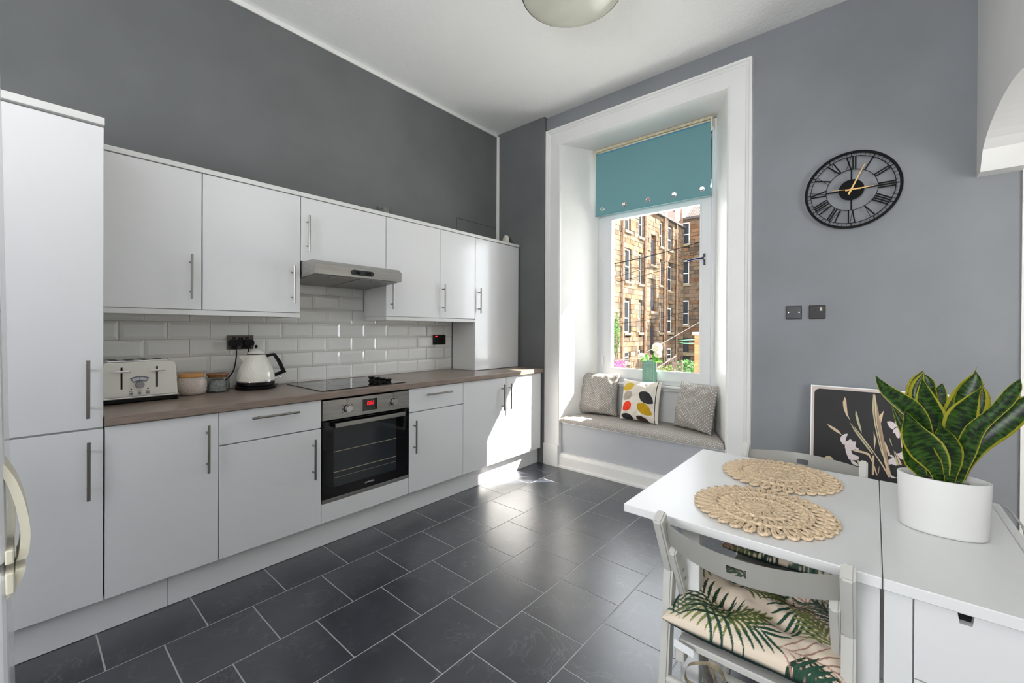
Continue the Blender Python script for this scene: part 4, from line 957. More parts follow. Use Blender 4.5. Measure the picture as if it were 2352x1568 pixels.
# ================================================================== TABLE
TX0, TXS, TX1, TY0, TY1, TZ = -.583, .019, .281, 1.217, 2.013, .74
t = thing('gateleg_table', 'white gateleg table with one leaf up and a drawer pedestal', 'table', (-.15, 1.61, 0))
obj('leaf_top', B(TX0, TXS-.0015, TY0, TY1, TZ-.025, TZ, .002, 1), table_white, t)
obj('centre_top', B(TXS+.0005, TX1, TY0, TY1, TZ-.025, TZ, .002, 1), table_white, t)
obj('folded_leaf', B(TX1+.003, TX1+.024, TY0, TY1, .10, TZ-.006, .002, 1), table_white, t)
for y0, y1 in ((1.235, 1.262), (1.965, 1.995)):
    obj('pedestal_post', B(.0215, .0665, y0, y1, 0.0025, TZ-.026), table_white, t); obj('pedestal_post', B(.226, .272, y0, y1, 0.0025, TZ-.026), table_white, t)
obj('pedestal_body', B(.068, .225, 1.262, 1.965, .02, TZ-.026), carcass_white, t)
obj('pedestal_side', B(.0225, .066, 1.264, 1.963, .03, .06), table_white, t)
for k, (z0, z1) in enumerate(((.541, .7125), (.362, .538), (.183, .359), (.02, .18))):
    bm = NB(); xc = .1445
    poly = [(.0695, z0), (.2245, z0), (.2245, z1), (xc+.0125, z1), (xc+.009, z1-.026), (xc-.009, z1-.026), (xc-.0125, z1), (.0695, z1)]
    prism(bm, poly, 'y', 1.236, 1.254); dw = obj('drawer', bm, table_white, t)
    obj('grip_hole', B(xc-.0115, xc+.0115, 1.2545, 1.2615, z1-.027, z1-.001), black_plastic, dw)
for yc in (1.277, 1.93):
    g = obj('gate_post', B(-.03, .0145, yc-.02, yc+.024, .0025, TZ-.027), table_white, t)
    obj('gate_leg', B(-.425, -.375, yc-.008, yc+.03, .0025, TZ-.027, .002, 1), table_white, t)
    obj('gate_rail', B(-.375, -.03, yc-.002, yc+.022, .692, .712), table_white, t); obj('gate_rail', B(-.375, -.03, yc-.002, yc+.022, .11, .16), table_white, t)

# ------------------------------------------------------------------ folding chairs
def slab(bm, a, b, wx, wn, xc):
    """straight wooden member in the y-z plane from a to b; wx across x, wn across the plane"""
    a, b = Vector(a), Vector(b); d = (b-a).normalized(); n_ = Vector((-d.y, d.x))*wn/2
    prism(bm, [tuple(a+n_), tuple(b+n_), tuple(b-n_), tuple(a-n_)], 'x', xc-wx/2, xc+wx/2)
    return bm
def folding_chair(label, loc, rotz):
    t = thing('folding_chair', label, 'chair', loc, 'white folding chairs at the table', rotz)
    L = dict(local=True)
    for s in (-1, 1):
        bm = slab(NB(), (-.222, .772), (-.128, .592), .026, .045, s*.200)
        bmesh.ops.bevel(bm, geom=bm.edges[:], offset=.005, segments=2, affect='EDGES'); o = obj('back_post', bm, chair_white, t, **L)
        bm = slab(NB(), (-.138, .60), (-.205, .0035), .026, .040, s*.200); bmesh.ops.bevel(bm, geom=bm.edges[:], offset=.005, segments=2, affect='EDGES'); obj('rear_leg', bm, chair_white, t, **L)
        bm = slab(NB(), (-.180, .676), (.215, .0035), .020, .038, s*.1765); bmesh.ops.bevel(bm, geom=bm.edges[:], offset=.004, segments=2, affect='EDGES'); lg = obj('front_leg', bm, chair_white, t, **L)
        bm = NB(); 
        for yy, zz in ((-.128, .598), (-.110, .567)): cyl(bm, (s*.1645, yy, zz), (s*.168, yy, zz), .0045, 10)
        obj('hinge_pin', bm, handle_steel, t, **L)
    # curved back rail with a hand slot
    bm = NB(); NX = 36; zs = [.688, .702, .708, .728, .735, .752]; G = {}
    for i in range(NX+1):
        for k, z in enumerate(zs):
            u = -1+2*i/NX; G[i, k] = bm.verts.new((u*.188, -.203-.080*(1-u*u)-(z-.75)*.28, z))
    for i in range(NX):
        for k in range(5):
            if k == 2 and abs(i+.5-NX/2) < 2: continue
            bm.faces.new((G[i, k], G[i+1, k], G[i+1, k+1], G[i, k+1]))
    bmesh.ops.solidify(bm, geom=bm.faces[:], thickness=.019)
    obj('back_rail', bm, chair_white, t, **L)
    bm = NB()
    for k in range(5): box(bm, -.158, .158, -.19+k*.078, -.19+k*.078+.066, .425, .443, .003, 1)
    obj('seat_slats', bm, chair_white, t, **L)
    for s in (-1, 1): obj('seat_rail', box(NB(), s*.15-.012, s*.15+.012, -.205, .20, .39, .424, .003, 1), chair_white, t, **L)
    obj('dowel', cyl(NB(), (-.2, -.178, .31), (.2, -.178, .31), .011, 12), chair_white, t, **L); obj('dowel', cyl(NB(), (-.17, .13, .16), (.17, .13, .16), .011, 12), chair_white, t, **L)
    return t
NC, FC = (-.238, 1.352, 0), (-.226, 1.897, 0)
folding_chair('white folding chair in front with its back to the viewer', NC, 0)
folding_chair('white folding chair on the far side of the table', FC, PI)
# palm print seat cushions
def palm_print(n, seed):
    rnd = random.Random(seed); base = lin((226, 210, 190)); g = [[base]*(n+1) for _ in range(n+1)]
    cols = [(46, 78, 62), (70, 98, 84), (100, 112, 56), (132, 138, 84), (84, 106, 94), (40, 62, 46), (172, 132, 120)]
    def stroke(x0, y0, x1, y1, wd, c, bend):
        K_ = 34
        for k in range(K_+1):
            s = k/K_; px = x0+(x1-x0)*s-(y1-y0)*bend*s*(1-s); py = y0+(y1-y0)*s+(x1-x0)*bend*s*(1-s); r = wd*(.25+math.sin(PI*min(1, s*.92+.06))**.8)
            ci, cj, rr_ = (px+1)/2*n, (py+1)/2*n, r*n/2
            for i in range(max(0, int(ci-rr_)), min(n, int(ci+rr_)+1)+1):
                for j in range(max(0, int(cj-rr_)), min(n, int(cj+rr_)+1)+1):
                    if (i-ci)**2+(j-cj)**2 < rr_*rr_: g[i][j] = tuple(q*(.8+.4*((i*7+j*13) % 5)/5) for q in c)
    for f in range(34):
        x, y = rnd.uniform(-1.1, 1.1), rnd.uniform(-1.1, 1.1); a = rnd.uniform(0, 2*PI); L = rnd.uniform(.5, .85); c = lin(cols[f % 7]); thin = .55 if f % 7 == 6 else 1
        stroke(x, y, x+L*cos(a), y+L*sin(a), .010, c, .15)
        for k in range(8):
            s = .08+.88*k/7; bx_, by_ = x+L*cos(a)*s, y+L*sin(a)*s
            for sd_ in (-1, 1):
                b = a+sd_*(1.05-.55*s); ll = L*(.66-.28*s); stroke(bx_, by_, bx_+ll*cos(b), by_+ll*sin(b), .0165*thin, c, -.2*sd_)
    return lambda u, v, side: (g[int(round((u+1)/2*n))][int(round((v+1)/2*n))] if side == -1 else lin((24, 44, 42)))
palm = attr_mat('palm_print_cotton', .75, (300, .1, .001))
TU = [(-.33, .33), (.33, .33), (-.33, -.33), (.33, -.33)]
cg = 'palm print chair cushions'
c1 = cushion_obj('chair_cushion', 'tufted palm print cushion on the nearer chair', pillow(.405, .40, .095, 220, .006, 2.2, palm_print(220, 5), TU, .03), palm, (NC[0]+.004, NC[1]-.205, .488), 0, -PI/2, group=cg)
c2 = cushion_obj('chair_cushion', 'tufted palm print cushion on the far chair under the table', pillow(.40, .40, .075, 130, .006, 7.2, palm_print(130, 11), TU, .03), palm, (FC[0], FC[1]+.195, .480), PI, -PI/2, group=cg)
rib = M('cream_green_ribbon', (198, 186, 160), .8, noise_=(60, .35))
def ribbon(pts, wd, side=(0, 1, .2)):
    bm = NB(); sdv = Vector(side).normalized()*wd/2; P_ = [Vector(p) for p in smooth_line(pts, 6)]
    a = [bm.verts.new(p+sdv) for p in P_]; b = [bm.verts.new(p-sdv) for p in P_]
    for i in range(len(P_)-1): bm.faces.new((a[i], a[i+1], b[i+1], b[i]))
    bmesh.ops.solidify(bm, geom=bm.faces[:], thickness=.0012); return bm
def tie(parent_w, pts, wd):
    bm = ribbon(pts, wd); inv = c1.matrix_basis.inverted(); bmesh.ops.transform(bm, matrix=inv, verts=bm.verts); return obj('tie', bm, rib, c1, local=True)
kx, ky, kz = -.315, 1.148, .425
tie(None, [(kx, ky, kz), (kx-.045, ky-.012, kz-.02), (kx-.05, ky-.015, kz-.06), (kx-.012, ky-.012, kz-.055), (kx, ky, kz)], .012)
tie(None, [(kx, ky, kz), (kx+.03, ky-.01, kz+.004), (kx+.05, ky-.015, kz-.04), (kx+.08, ky-.01, kz-.11)], .016)
tie(None, [(kx, ky, kz), (kx+.018, ky-.012, kz-.02), (kx+.035, ky-.015, kz-.07), (kx+.05, ky-.012, kz-.115)], .016)
tie(None, [(kx, ky, kz), (kx-.012, ky-.01, kz-.06), (kx-.008, ky-.01, kz-.15)], .010)
bm = NB(); v = [bm.verts.new(p) for p in [(-.40, 1.141, .452), (-.35, 1.141, .445), (-.35, 1.139, .425), (-.40, 1.139, .432)]]; bm.faces.new(v); bmesh.ops.transform(bm, matrix=c1.matrix_basis.inverted(), verts=bm.verts)
obj('care_label', bm, M('white_label', (225, 225, 225), .7), c1, local=True)

# ------------------------------------------------------------------ jute placemats
def braid_r(r0, k): return lambda s: r0*(1+.16*sin(s*k*2*PI))
def loop_mesh(r_in, r_out, wd, tr, name):
    bm = NB(); pts = []
    N_ = 36
    for i in range(N_):
        a = 2*PI*i/N_; rr_ = (r_in+r_out)/2+(r_out-r_in)/2*cos(a); lw_ = wd/2*sin(a)*(.66+.34*cos(a))
        pts.append((rr_, lw_, tr+.0015*sin(a*2)))
    tube(bm, pts, tr, 7, True, braid_r(tr, 22)); me = bpy.data.meshes.new(name); bm.to_mesh(me); bm.free(); me.materials.append(jute)
    for p in me.polygons: p.use_smooth = True
    return me
MR = .1885
lm = [loop_mesh(.130, MR-.005, .0335, .0040, 'outer_loop'), loop_mesh(.133, MR-.014, .0165, .0036, 'outer_loop'), loop_mesh(.081, .122, .0265, .0038, 'middle_loop'), loop_mesh(.084, .114, .012, .0034, 'middle_loop'), loop_mesh(.032, .071, .0215, .0038, 'inner_loop'), loop_mesh(.036, .064, .010, .0032, 'inner_loop')]
def ring_bm(c, r, tr, k):
    bm = NB(); n = 96; tube(bm, [(c[0]+(r+.0012*sin(i*2.1))*cos(2*PI*i/n), c[1]+(r+.0012*sin(i*2.1))*sin(2*PI*i/n), c[2]) for i in range(n)], tr, 7, True, braid_r(tr, k)); return bm
for cx, cy, ph, lab in ((-.260, 1.816, .1, 'round braided jute placemat farther back on the white table'), (-.248, 1.437, .0, 'round braided jute placemat at the near edge of the white table')):
    t = thing('placemat', lab, 'placemat', (cx, cy, TZ), 'braided jute placemats')
    for me, n in zip(lm, (32, 32, 25, 25, 16, 16)):
        for i in range(n): inst(me.name.split('.')[0], me, t, (0, 0, .0026), (0, 0, ph+2*PI*i/n))
    for r in (.1255, .075, .026): obj('braid_ring', ring_bm((cx, cy, TZ+.0075), r, .0056, 40), jute, t, smooth=True)
    bm = NB(); sp_ = [(cx+.024*s*cos(s*22), cy+.024*s*sin(s*22), TZ+.007) for s in [i/60 for i in range(61)]]; tube(bm, sp_, .005, 7); obj('centre_coil', bm, jute, t, smooth=True)

# ------------------------------------------------------------------ snake plant
PC = (.143, 1.612)
pot = thing('planter', 'oval white planter standing on the table pedestal', 'planter', (*PC, TZ))
bm = NB(); lathe(bm, [(.0, .001), (.082, .001), (.0855, .006), (.0905, .145), (.0895, .147), (.0835, .147), (.0815, .13), (.0, .13)], (*PC, TZ), 64, caps=False, sx=1, sy=.64); obj('pot', bm, pot_white, pot, smooth=False)
for p in bpy.data.objects['pot'].data.polygons: p.use_smooth = abs(p.normal.z) < .6
bm = NB(); lathe(bm, [(.0822, .124), (.06, .132), (.03, .128), (0, .134)], (*PC, TZ), 40, caps=False, sx=1, sy=.62)
for v in bm.verts: v.co.z += .004*noise.noise(v.co*70)
obj('soil', bm, soil_m, pot, smooth=True)
def leaf_material():
    m = bpy.data.materials.new('variegated_snake_leaf'); m.use_nodes = True; nt = m.node_tree; b = nt.nodes['Principled BSDF']; b.inputs['Roughness'].default_value = .32; b.inputs['Specular IOR Level'].default_value = .5
    uv = nt.nodes.new('ShaderNodeUVMap'); uv.uv_map = 'UVMap'; sp_ = nt.nodes.new('ShaderNodeSeparateXYZ'); nt.links.new(uv.outputs[0], sp_.inputs[0])
    mp = nt.nodes.new('ShaderNodeMapping'); mp.inputs['Scale'].default_value = (1.6, 17, 1); nt.links.new(uv.outputs[0], mp.inputs[0])
    n = nt.nodes.new('ShaderNodeTexNoise'); n.inputs['Scale'].default_value = 1.6; n.inputs['Detail'].default_value = 5; nt.links.new(mp.outputs[0], n.inputs['Vector'])
    r = nt.nodes.new('ShaderNodeValToRGB'); r.color_ramp.elements[0].position = .4; r.color_ramp.elements[1].position = .62; r.color_ramp.elements[0].color = (*lin((20, 44, 17)), 1); r.color_ramp.elements[1].color = (*lin((76, 118, 42)), 1); nt.links.new(n.outputs[0], r.inputs[0])
    oi = nt.nodes.new('ShaderNodeAttribute'); oi.attribute_type = 'OBJECT'; oi.attribute_name = 'margin'
    ab = nt.nodes.new('ShaderNodeMath'); ab.operation = 'SUBTRACT'; ab.inputs[1].default_value = .5; nt.links.new(sp_.outputs[0], ab.inputs[0]); a2 = nt.nodes.new('ShaderNodeMath'); a2.operation = 'ABSOLUTE'; nt.links.new(ab.outputs[0], a2.inputs[0])
    ad = nt.nodes.new('ShaderNodeMath'); ad.operation = 'ADD'; nt.links.new(a2.outputs[0], ad.inputs[0]); nt.links.new(oi.outputs['Fac'], ad.inputs[1])
    n2 = nt.nodes.new('ShaderNodeMath'); n2.operation = 'MULTIPLY_ADD'; n2.inputs[1].default_value = .05; nt.links.new(n.outputs[0], n2.inputs[0]); nt.links.new(ad.outputs[0], n2.inputs[2])
    e = nt.nodes.new('ShaderNodeMapRange'); e.inputs[1].default_value = .462; e.inputs[2].default_value = .478; nt.links.new(n2.outputs[0], e.inputs[0])
    mx = nt.nodes.new('ShaderNodeMix'); mx.data_type = 'RGBA'; mx.inputs[7].default_value = (*lin((196, 190, 62)), 1); nt.links.new(e.outputs[0], mx.inputs[0]); nt.links.new(r.outputs[0], mx.inputs[6]); nt.links.new(mx.outputs[2], b.inputs['Base Color'])
    return m
LM = leaf_material()
sp = thing('snake_plant', 'variegated snake plant with twisting green leaves and yellow margins', 'plant', (*PC, TZ+.13))
LS = [  # (depth at tip, depth at base, curl, yellow margin, [(u, v, width) in crop pixels])
 (1.56, 1.60, .25, .0, [(60, 175, 6), (160, 320, 120), (300, 440, 180), (480, 570, 220), (600, 700, 190), (680, 900, 150), (750, 1250, 130), (770, 1420, 110)]),
 (1.50, 1.575, -.35, .0, [(425, 605, 6), (485, 760, 150), (560, 920, 300), (680, 1080, 360), (790, 1230, 290), (850, 1360, 190), (880, 1500, 140)]),
 (1.53, 1.565, -.35, .01, [(850, 705, 4), (868, 800, 40), (905, 920, 190), (960, 1080, 260), (1000, 1230, 200), (990, 1380, 130), (985, 1500, 90)]),
 (1.60, 1.61, -.3, .05, [(640, 215, 5), (655, 320, 95), (690, 480, 210), (740, 660, 290), (790, 850, 280), (830, 1100, 220), (860, 1420, 120)]),
 (1.64, 1.62, .4, .22, [(660, 130, 5), (590, 270, 120), (550, 400, 130), (570, 560, 130), (640, 800, 130), (760, 1420, 100)]),
 (1.66, 1.63, .4, .16, [(650, 110, 5), (545, 240, 90), (490, 400, 90), (510, 560, 100), (620, 850, 110), (740, 1400, 90)]),
 (1.66, 1.63, -.3, .03, [(655, 150, 5), (710, 250, 110), (745, 380, 110), (790, 650, 120), (860, 1000, 110), (890, 1400, 90)]),
 (1.68, 1.64, -.2, .03, [(888, 270, 4), (870, 340, 90), (850, 450, 150), (850, 620, 160), (880, 900, 150), (930, 1400, 100)]),
 (1.66, 1.63, .3, .14, [(1312, 60, 3), (1290, 150, 30), (1200, 290, 130), (1080, 490, 180), (980, 680, 150), (940, 900, 130), (950, 1400, 100)]),
 (1.64, 1.62, -.3, .02, [(1310, 130, 4), (1285, 250, 150), (1210, 400, 220), (1150, 580, 190), (1090, 850, 140), (1000, 1400, 100)]),
 (1.63, 1.62, -.3, .25, [(1370, 290, 6), (1390, 400, 110), (1365, 540, 170), (1310, 700, 150), (1220, 950, 120), (1080, 1420, 90)]),
 (1.58, 1.60, -.35, .05, [(1425, 270, 3), (1350, 350, 24), (1250, 490, 150), (1140, 680, 290), (1080, 880, 290), (1050, 1120, 230), (1020, 1420, 130)]),
 (1.55, 1.58, .25, .0, [(1858, 212, 4), (1800, 320, 110), (1700, 460, 150), (1560, 610, 140), (1400, 745, 150), (1275, 880, 180), (1185, 1100, 190), (1120, 1300, 150), (1070, 1500, 100)]),
 (1.61, 1.605, .25, .04, [(2080, 400, 6), (1960, 500, 170), (1800, 640, 240), (1600, 800, 270), (1420, 940, 250), (1290, 1100, 180), (1180, 1300, 110), (1120, 1460, 80)]),
 (1.60, 1.60, -.3, .0, [(400, 1020, 4), (470, 1110, 150), (560, 1210, 260), (640, 1310, 240), (710, 1430, 150)]),
 (1.62, 1.61, .3, .05, [(260, 540, 4), (320, 660, 60), (400, 830, 90), (560, 1120, 120), (700, 1420, 100)])]
for d0, d1, curl, mg, pts in LS:
    L_ = smooth_line(pts, 5); bm = NB(); uvl = bm.loops.layers.uv.new('UVMap'); rows = []; n = len(L_); NW = 6
    cen = []
    for i, (u, v, wd) in enumerate(L_):
        s = i/(n-1); cen.append((ony(2000+u/5.406, 830+v/5.406, d0+(d1-d0)*s), max(wd, 2)/5.406))
    for i, (c, wpx) in enumerate(cen):
        a = cen[max(i-1, 0)][0]; b = cen[min(i+1, n-1)][0]; tg = (b-a).normalized(); view = (c-CAM).normalized(); sdv = tg.cross(view).normalized(); nf = sdv.cross(tg).normalized()
        hw_ = wpx/F_PX*(c-CAM).dot(_F2)/2
        rows.append([bm.verts.new(c+sdv*(hw_*(2*k/NW-1))+nf*(curl*hw_*((2*k/NW-1)**2-.4))) for k in range(NW+1)])
    for i in range(n-1):
        for k in range(NW):
            f = bm.faces.new((rows[i][k], rows[i][k+1], rows[i+1][k+1], rows[i+1][k]))
            for lp, (ii, kk) in zip(f.loops, ((i, k), (i, k+1), (i+1, k+1), (i+1, k))): lp[uvl].uv = (kk/NW, ii/(n-1))
    bmesh.ops.solidify(bm, geom=bm.faces[:], thickness=.0016)
    o = obj('leaf', bm, LM, sp, smooth=True); o['margin'] = float(mg)
# small white speaker behind the pot with its cable
t = thing('speaker', 'small round white device behind the planter with a grey cable', 'speaker', (.247, 1.955, TZ))
bm = NB(); lathe(bm, [(.026, 0), (.03, .004), (.031, .02), (.027, .034), (.014, .042), (0, .044)], (.247, 1.955, TZ+.0003), 32); obj('body', bm, plastic_white, t, smooth=True)
bm = NB(); tube(bm, smooth_line([(.272, 1.945, TZ+.012), (.30, 1.93, TZ+.014), (.318, 1.88, TZ-.005), (.33, 1.84, TZ-.06), (.335, 1.83, .4), (.34, 1.83, .01)]), .003, 8); obj('cable', bm, M('grey_cable', (170, 170, 168), .5), t, smooth=True)

# ------------------------------------------------------------------ fridge at the left edge of the view
fr = thing('fridge_freezer', 'white fridge freezer with cream curved handles at the left edge', 'fridge', (-1.36, .004, .0025)); fr.rotation_euler = (.016, 0, 0)
fw = M('fridge_white', (232, 234, 238), .22, coat=.3)
L = dict(local=True)
obj('cabinet', box(NB(), -.30, .30, -.62, -.058, .0, 1.88, .006), fw, fr, **L)
up = obj('upper_door', box(NB(), -.30, .30, -.054, .0, .885, 1.88, .012, 3), fw, fr, **L); lo = obj('lower_door', box(NB(), -.30, .30, -.054, .0, .03, .875, .012, 3), fw, fr, **L)
def grip(prof, par):        # crescent handle: (z, stand-off) pairs
    P_ = smooth_line(prof, 5); bm = NB()
    prism(bm, [(y, z) for z, y in P_]+[(max(-.002, y-.011), z) for z, y in P_[::-1]], 'x', .225, .294); return obj('handle', bm, cream, par, **L)
grip([(1.05, .0), (1.02, .012), (.98, .021), (.935, .026), (.90, .024), (.888, .021)], up); grip([(.874, .02), (.86, .017), (.845, .009), (.83, .0)], lo)
obj('handle_trim', box(NB(), -.30, .30, -.002, .008, .887, .91, .002), cream, up, **L); obj('handle_trim', box(NB(), -.30, .30, -.002, .008, .838, .873, .002), cream, lo, **L)

# ================================================================== OUTSIDE
GZ = -1.75
tag(obj('ground', B(-45, 30, 4.4, 60, GZ-.2, GZ), M('pale_bounce_ground', (218, 218, 214), .95, noise_=(1.5, .15))), 'back court ground outside the window', 'ground', kind='structure')  # unseen ground made very pale to bounce light up through the window
def stone_set(nm, cols): return [M('%s_%s' % (nm, k), c, .9, spec=.1, noise_=(2.6, .28), bump=(5, .6, .03), rnd=.2, stretch='world') for k, c in zip(('tan', 'orange', 'sooty'), cols)]
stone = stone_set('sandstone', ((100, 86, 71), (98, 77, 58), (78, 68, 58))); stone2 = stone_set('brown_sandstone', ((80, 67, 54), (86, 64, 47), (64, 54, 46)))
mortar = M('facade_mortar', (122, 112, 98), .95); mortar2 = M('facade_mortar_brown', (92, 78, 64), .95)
sillm = M('stone_sill', (112, 98, 76), .9, noise_=(4, .3)); pane_dark = M('far_window_glass', (38, 42, 46), .25, spec=.3); sashm = M('far_white_sash', (190, 190, 190), .5); maroon = M('maroon_sash', (58, 24, 24), .5)
rust = M('rusty_iron_pipe', (112, 86, 66), .7, noise_=(5, .4)); slate_roof = M('dark_gutter', (52, 46, 44), .7)
bm = B(-.5, .5, -.5, .5, -.5, .5); unitme = {}
for nm, mt_ in (('a', stone), ('b', stone2)):
    unitme[nm] = []
    for m1 in mt_:
        me = bpy.data.meshes.new('stone'); bm.to_mesh(me); me.materials.append(m1); unitme[nm].append(me)
bm.free()
def facade(root, plane, pos, a0, a1, z0, z1, holes, me, stuffmat, nmax, seed, sgn):
    """ashlar blocks on a wall plane (x=pos or y=pos), leaving rectangular holes"""
    rnd = random.Random(seed); bl = []; z = z0
    while z < z1-.1:
        h = rnd.choice((.27, .30, .33, .36)); zz1 = min(z+h, z1); a = a0-rnd.uniform(0, .4)
        while a < a1:
            l = rnd.uniform(.42, .95); iv = [(max(a, a0), min(a+l, a1))]; a += l
            for (h0, h1, g0, g1) in holes:
                if zz1 <= g0+.02 or z >= g1-.02: continue
                nw = []
                for p, q in iv:
                    if q <= h0 or p >= h1: nw.append((p, q)); continue
                    if p < h0: nw.append((p, h0))
                    if q > h1: nw.append((h1, q))
                iv = nw
            for p, q in iv:
                if q-p > .09: bl.append((p, q, z, zz1))
        z = zz1
    def size(b): return (b[1]-b[0])*(b[3]-b[2])/((b[0] if plane == 'x' else 36)**2)
    bl.sort(key=size, reverse=True); sb = NB()
    R0 = ORIG[root.name]
    for k, (p, q, c, d) in enumerate(bl):
        th = .30+rnd.uniform(0, .03); o_ = -.11+th/2-.15; ctr = ((pos+o_, (p+q)/2, (c+d)/2) if plane == 'x' else ((p+q)/2, pos-o_, (c+d)/2)); sc = ((th, q-p-.022, d-c-.02) if plane == 'x' else (q-p-.022, th, d-c-.02))
        mi = rnd.choice((0, 0, 0, 0, 0, 1, 1, 2) if rnd.random() < .75 or d < 7 else (2, 0, 1))
        if k < nmax: inst('stone', me[mi], root, Vector(ctr)-R0, scale=sc)
        else:
            n0 = len(sb.faces); box(sb, ctr[0]-sc[0]/2, ctr[0]+sc[0]/2, ctr[1]-sc[1]/2, ctr[1]+sc[1]/2, ctr[2]-sc[2]/2, ctr[2]+sc[2]/2); sb.faces.ensure_lookup_table()
            for f_ in sb.faces[n0:]: f_.material_index = mi
    if len(sb.verts): o = obj('stonework', sb, stuffmat, root); o['kind'] = 'stuff'
    else: sb.free()
XA, YB2 = -12.2, 36.4
# windows of the sunlit tenement, read off the photograph on its wall plane
def hx(s0, s1, v0, v1):
    a, b = onx(s0, (v0+v1)/2, XA), onx(s1, (v0+v1)/2, XA); m_ = (s0+s1)/2; return [a.y, b.y, onx(m_, v1, XA).z, onx(m_, v0, XA).z]
WA = [('w', hx(1434, 1447, 470, 530)), ('w', hx(1434, 1448, 571, 646)), ('w', hx(1433, 1447, 690, 764)), ('w', hx(1433, 1446, 807, 832)),
      ('w', hx(1466, 1477, 480, 545)), ('w', hx(1466, 1474.5, 583, 652)), ('w', hx(1465.5, 1473, 694, 763)), ('w', hx(1465, 1472, 804, 824)),
      ('m', hx(1493.5, 1505, 546, 609)), ('m', hx(1493, 1504.5, 651, 715)), ('m', hx(1492, 1503, 748, 815)),
      ('w', hx(1515, 1522, 510, 567)), ('w', hx(1514, 1520, 602, 655)), ('w', hx(1513, 1519, 702, 763)),
      ('w', hx(1532, 1544, 521, 575)), ('w', hx(1531.5, 1543.5, 611, 668)), ('w', hx(1530.5, 1543, 707, 763)), ('w', hx(1530, 1543, 800, 826))]
tA = thing('tenement_building', 'sunlit sandstone tenement with rusty pipes left in the window view', 'building', (XA, 30, GZ))
obj('wall', B(XA-.9, XA-.27, 19, YB2-.02, GZ, 9.85), mortar, tA)
def house_window(root, plane, pos, h, mt_, sill=True):
    a0, a1, z0, z1 = h
    def bx_(p, q, c, d, o0, o1): return B(pos+o0, pos+o1, p, q, c, d) if plane == 'x' else B(p, q, pos-o1, pos-o0, c, d)
    fw_ = .10
    bm = bx_(a0, a1, z0, z1, -.27, -.08); w_ = obj('window', bm, mt_, root)
    zm = z0+(z1-z0)*.46; obj('pane', bx_(a0+fw_, a1-fw_, z0+fw_, zm-.04, -.08, -.07), pane_dark, w_); obj('pane', bx_(a0+fw_, a1-fw_, zm+.04, z1-fw_, -.08, -.07), pane_dark, w_)
    if sill: obj('window_sill', bx_(a0-.12, a1+.12, z0-.16, z0, -.2, .15), sillm, root)
for k, h in WA: house_window(tA, 'x', XA, h, sashm if k == 'w' else maroon)
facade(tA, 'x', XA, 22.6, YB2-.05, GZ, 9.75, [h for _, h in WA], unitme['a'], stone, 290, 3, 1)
for s_, r_ in ((1429.5, .07), (1481.5, .10), (1526, .085), (1531, .05), (1553.5, .06)):
    p = onx(s_, 650, XA+.12); bm = NB(); cyl(bm, (XA+.16, p.y, GZ), (XA+.16, p.y, 9.8), r_, 12)
    for z in (0, 2.2, 4.4, 6.6, 8.8): cyl(bm, (XA+.16, p.y, z), (XA+.16, p.y, z+.14), r_*1.25, 12)
    obj('downpipe', bm, rust, tA, smooth=False)
obj('gutter', B(XA-.1, XA+.28, 19, YB2-.35, 9.78, 9.95), slate_roof, tA)
bm = NB(); prism(bm, [(XA+.2, 9.95), (XA-5, 12.4), (XA-5, 9.95)], 'y', 19, YB2-.4); obj('roof', bm, M('slate_roof', (70, 60, 56), .8, noise_=(3, .3)), tA)
d = obj('dormer', B(XA-1.6, XA-.35, 30.3, 35.5, 9.95, 11.25), M('red_brick_dormer', (74, 38, 34), .85, noise_=(5, .25)), tA)
obj('dormer_window', B(XA-.36, XA-.33, 33.2, 33.7, 10.1, 10.9), sashm, d); obj('dormer_cap', B(XA-1.7, XA-.2, 30.1, 35.7, 11.25, 11.38), slate_roof, d)
# shaded tenement closing the court
def hy_(s0, s1, v0, v1):
    m_ = (s0+s1)/2; a, b = ony(s0, (v0+v1)/2, YB2), ony(s1, (v0+v1)/2, YB2); return [a.x, b.x, ony(m_, v1, YB2).z, ony(m_, v0, YB2).z]
WB = [hy_(1562, 1584, 511, 562), hy_(1562, 1583, 598, 653), hy_(1561, 1582, 690, 746)]
DB = hy_(1560, 1582, 776, 808); DB2 = hy_(1559, 1585, 815, 850)
tB = thing('tenement_building', 'shaded brown sandstone tenement facing the window at the right', 'building', (-8, YB2, GZ))
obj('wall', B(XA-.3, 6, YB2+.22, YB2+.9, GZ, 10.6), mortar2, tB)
for h in WB: house_window(tB, 'y', YB2, h, sashm)
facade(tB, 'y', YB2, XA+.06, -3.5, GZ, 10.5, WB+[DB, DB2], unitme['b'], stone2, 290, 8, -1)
dk = M('dark_opening', (24, 26, 28), .6)
obj('dark_door', B(DB[0], DB[1], YB2+.05, YB2+.22, DB[2], DB[3]), M('black_vent', (30, 32, 36), .5), tB); obj('basement_opening', B(DB2[0], DB2[1], YB2+.08, YB2+.22, DB2[2], DB2[3]), dk, tB)
obj('lintel', B(DB[0]-.1, DB[1]+.8, YB2-.15, YB2+.03, DB[2]-.32, DB[2]-.02), sillm, tB)
obj('gutter', B(XA, 6, YB2-.3, YB2+.05, 10.5, 10.68), slate_roof, tB)
p = ony(1558.5, 600, YB2-.2); bm = NB(); cyl(bm, (p.x+.1, YB2-.18, GZ), (p.x+.1, YB2-.18, 10.5), .09, 12)
for z in (0, 2.2, 4.4, 6.6, 8.8): cyl(bm, (p.x+.1, YB2-.18, z), (p.x+.1, YB2-.18, z+.14), .115, 12)
obj('downpipe', bm, rust, tB)
p = ony(1566, 500, YB2-.3); bm = NB(); cyl(bm, (p.x, YB2-.35, 10.1), (p.x, YB2-.35, 12.1), .10, 12); obj('vent_pipe', bm, rust, tB)
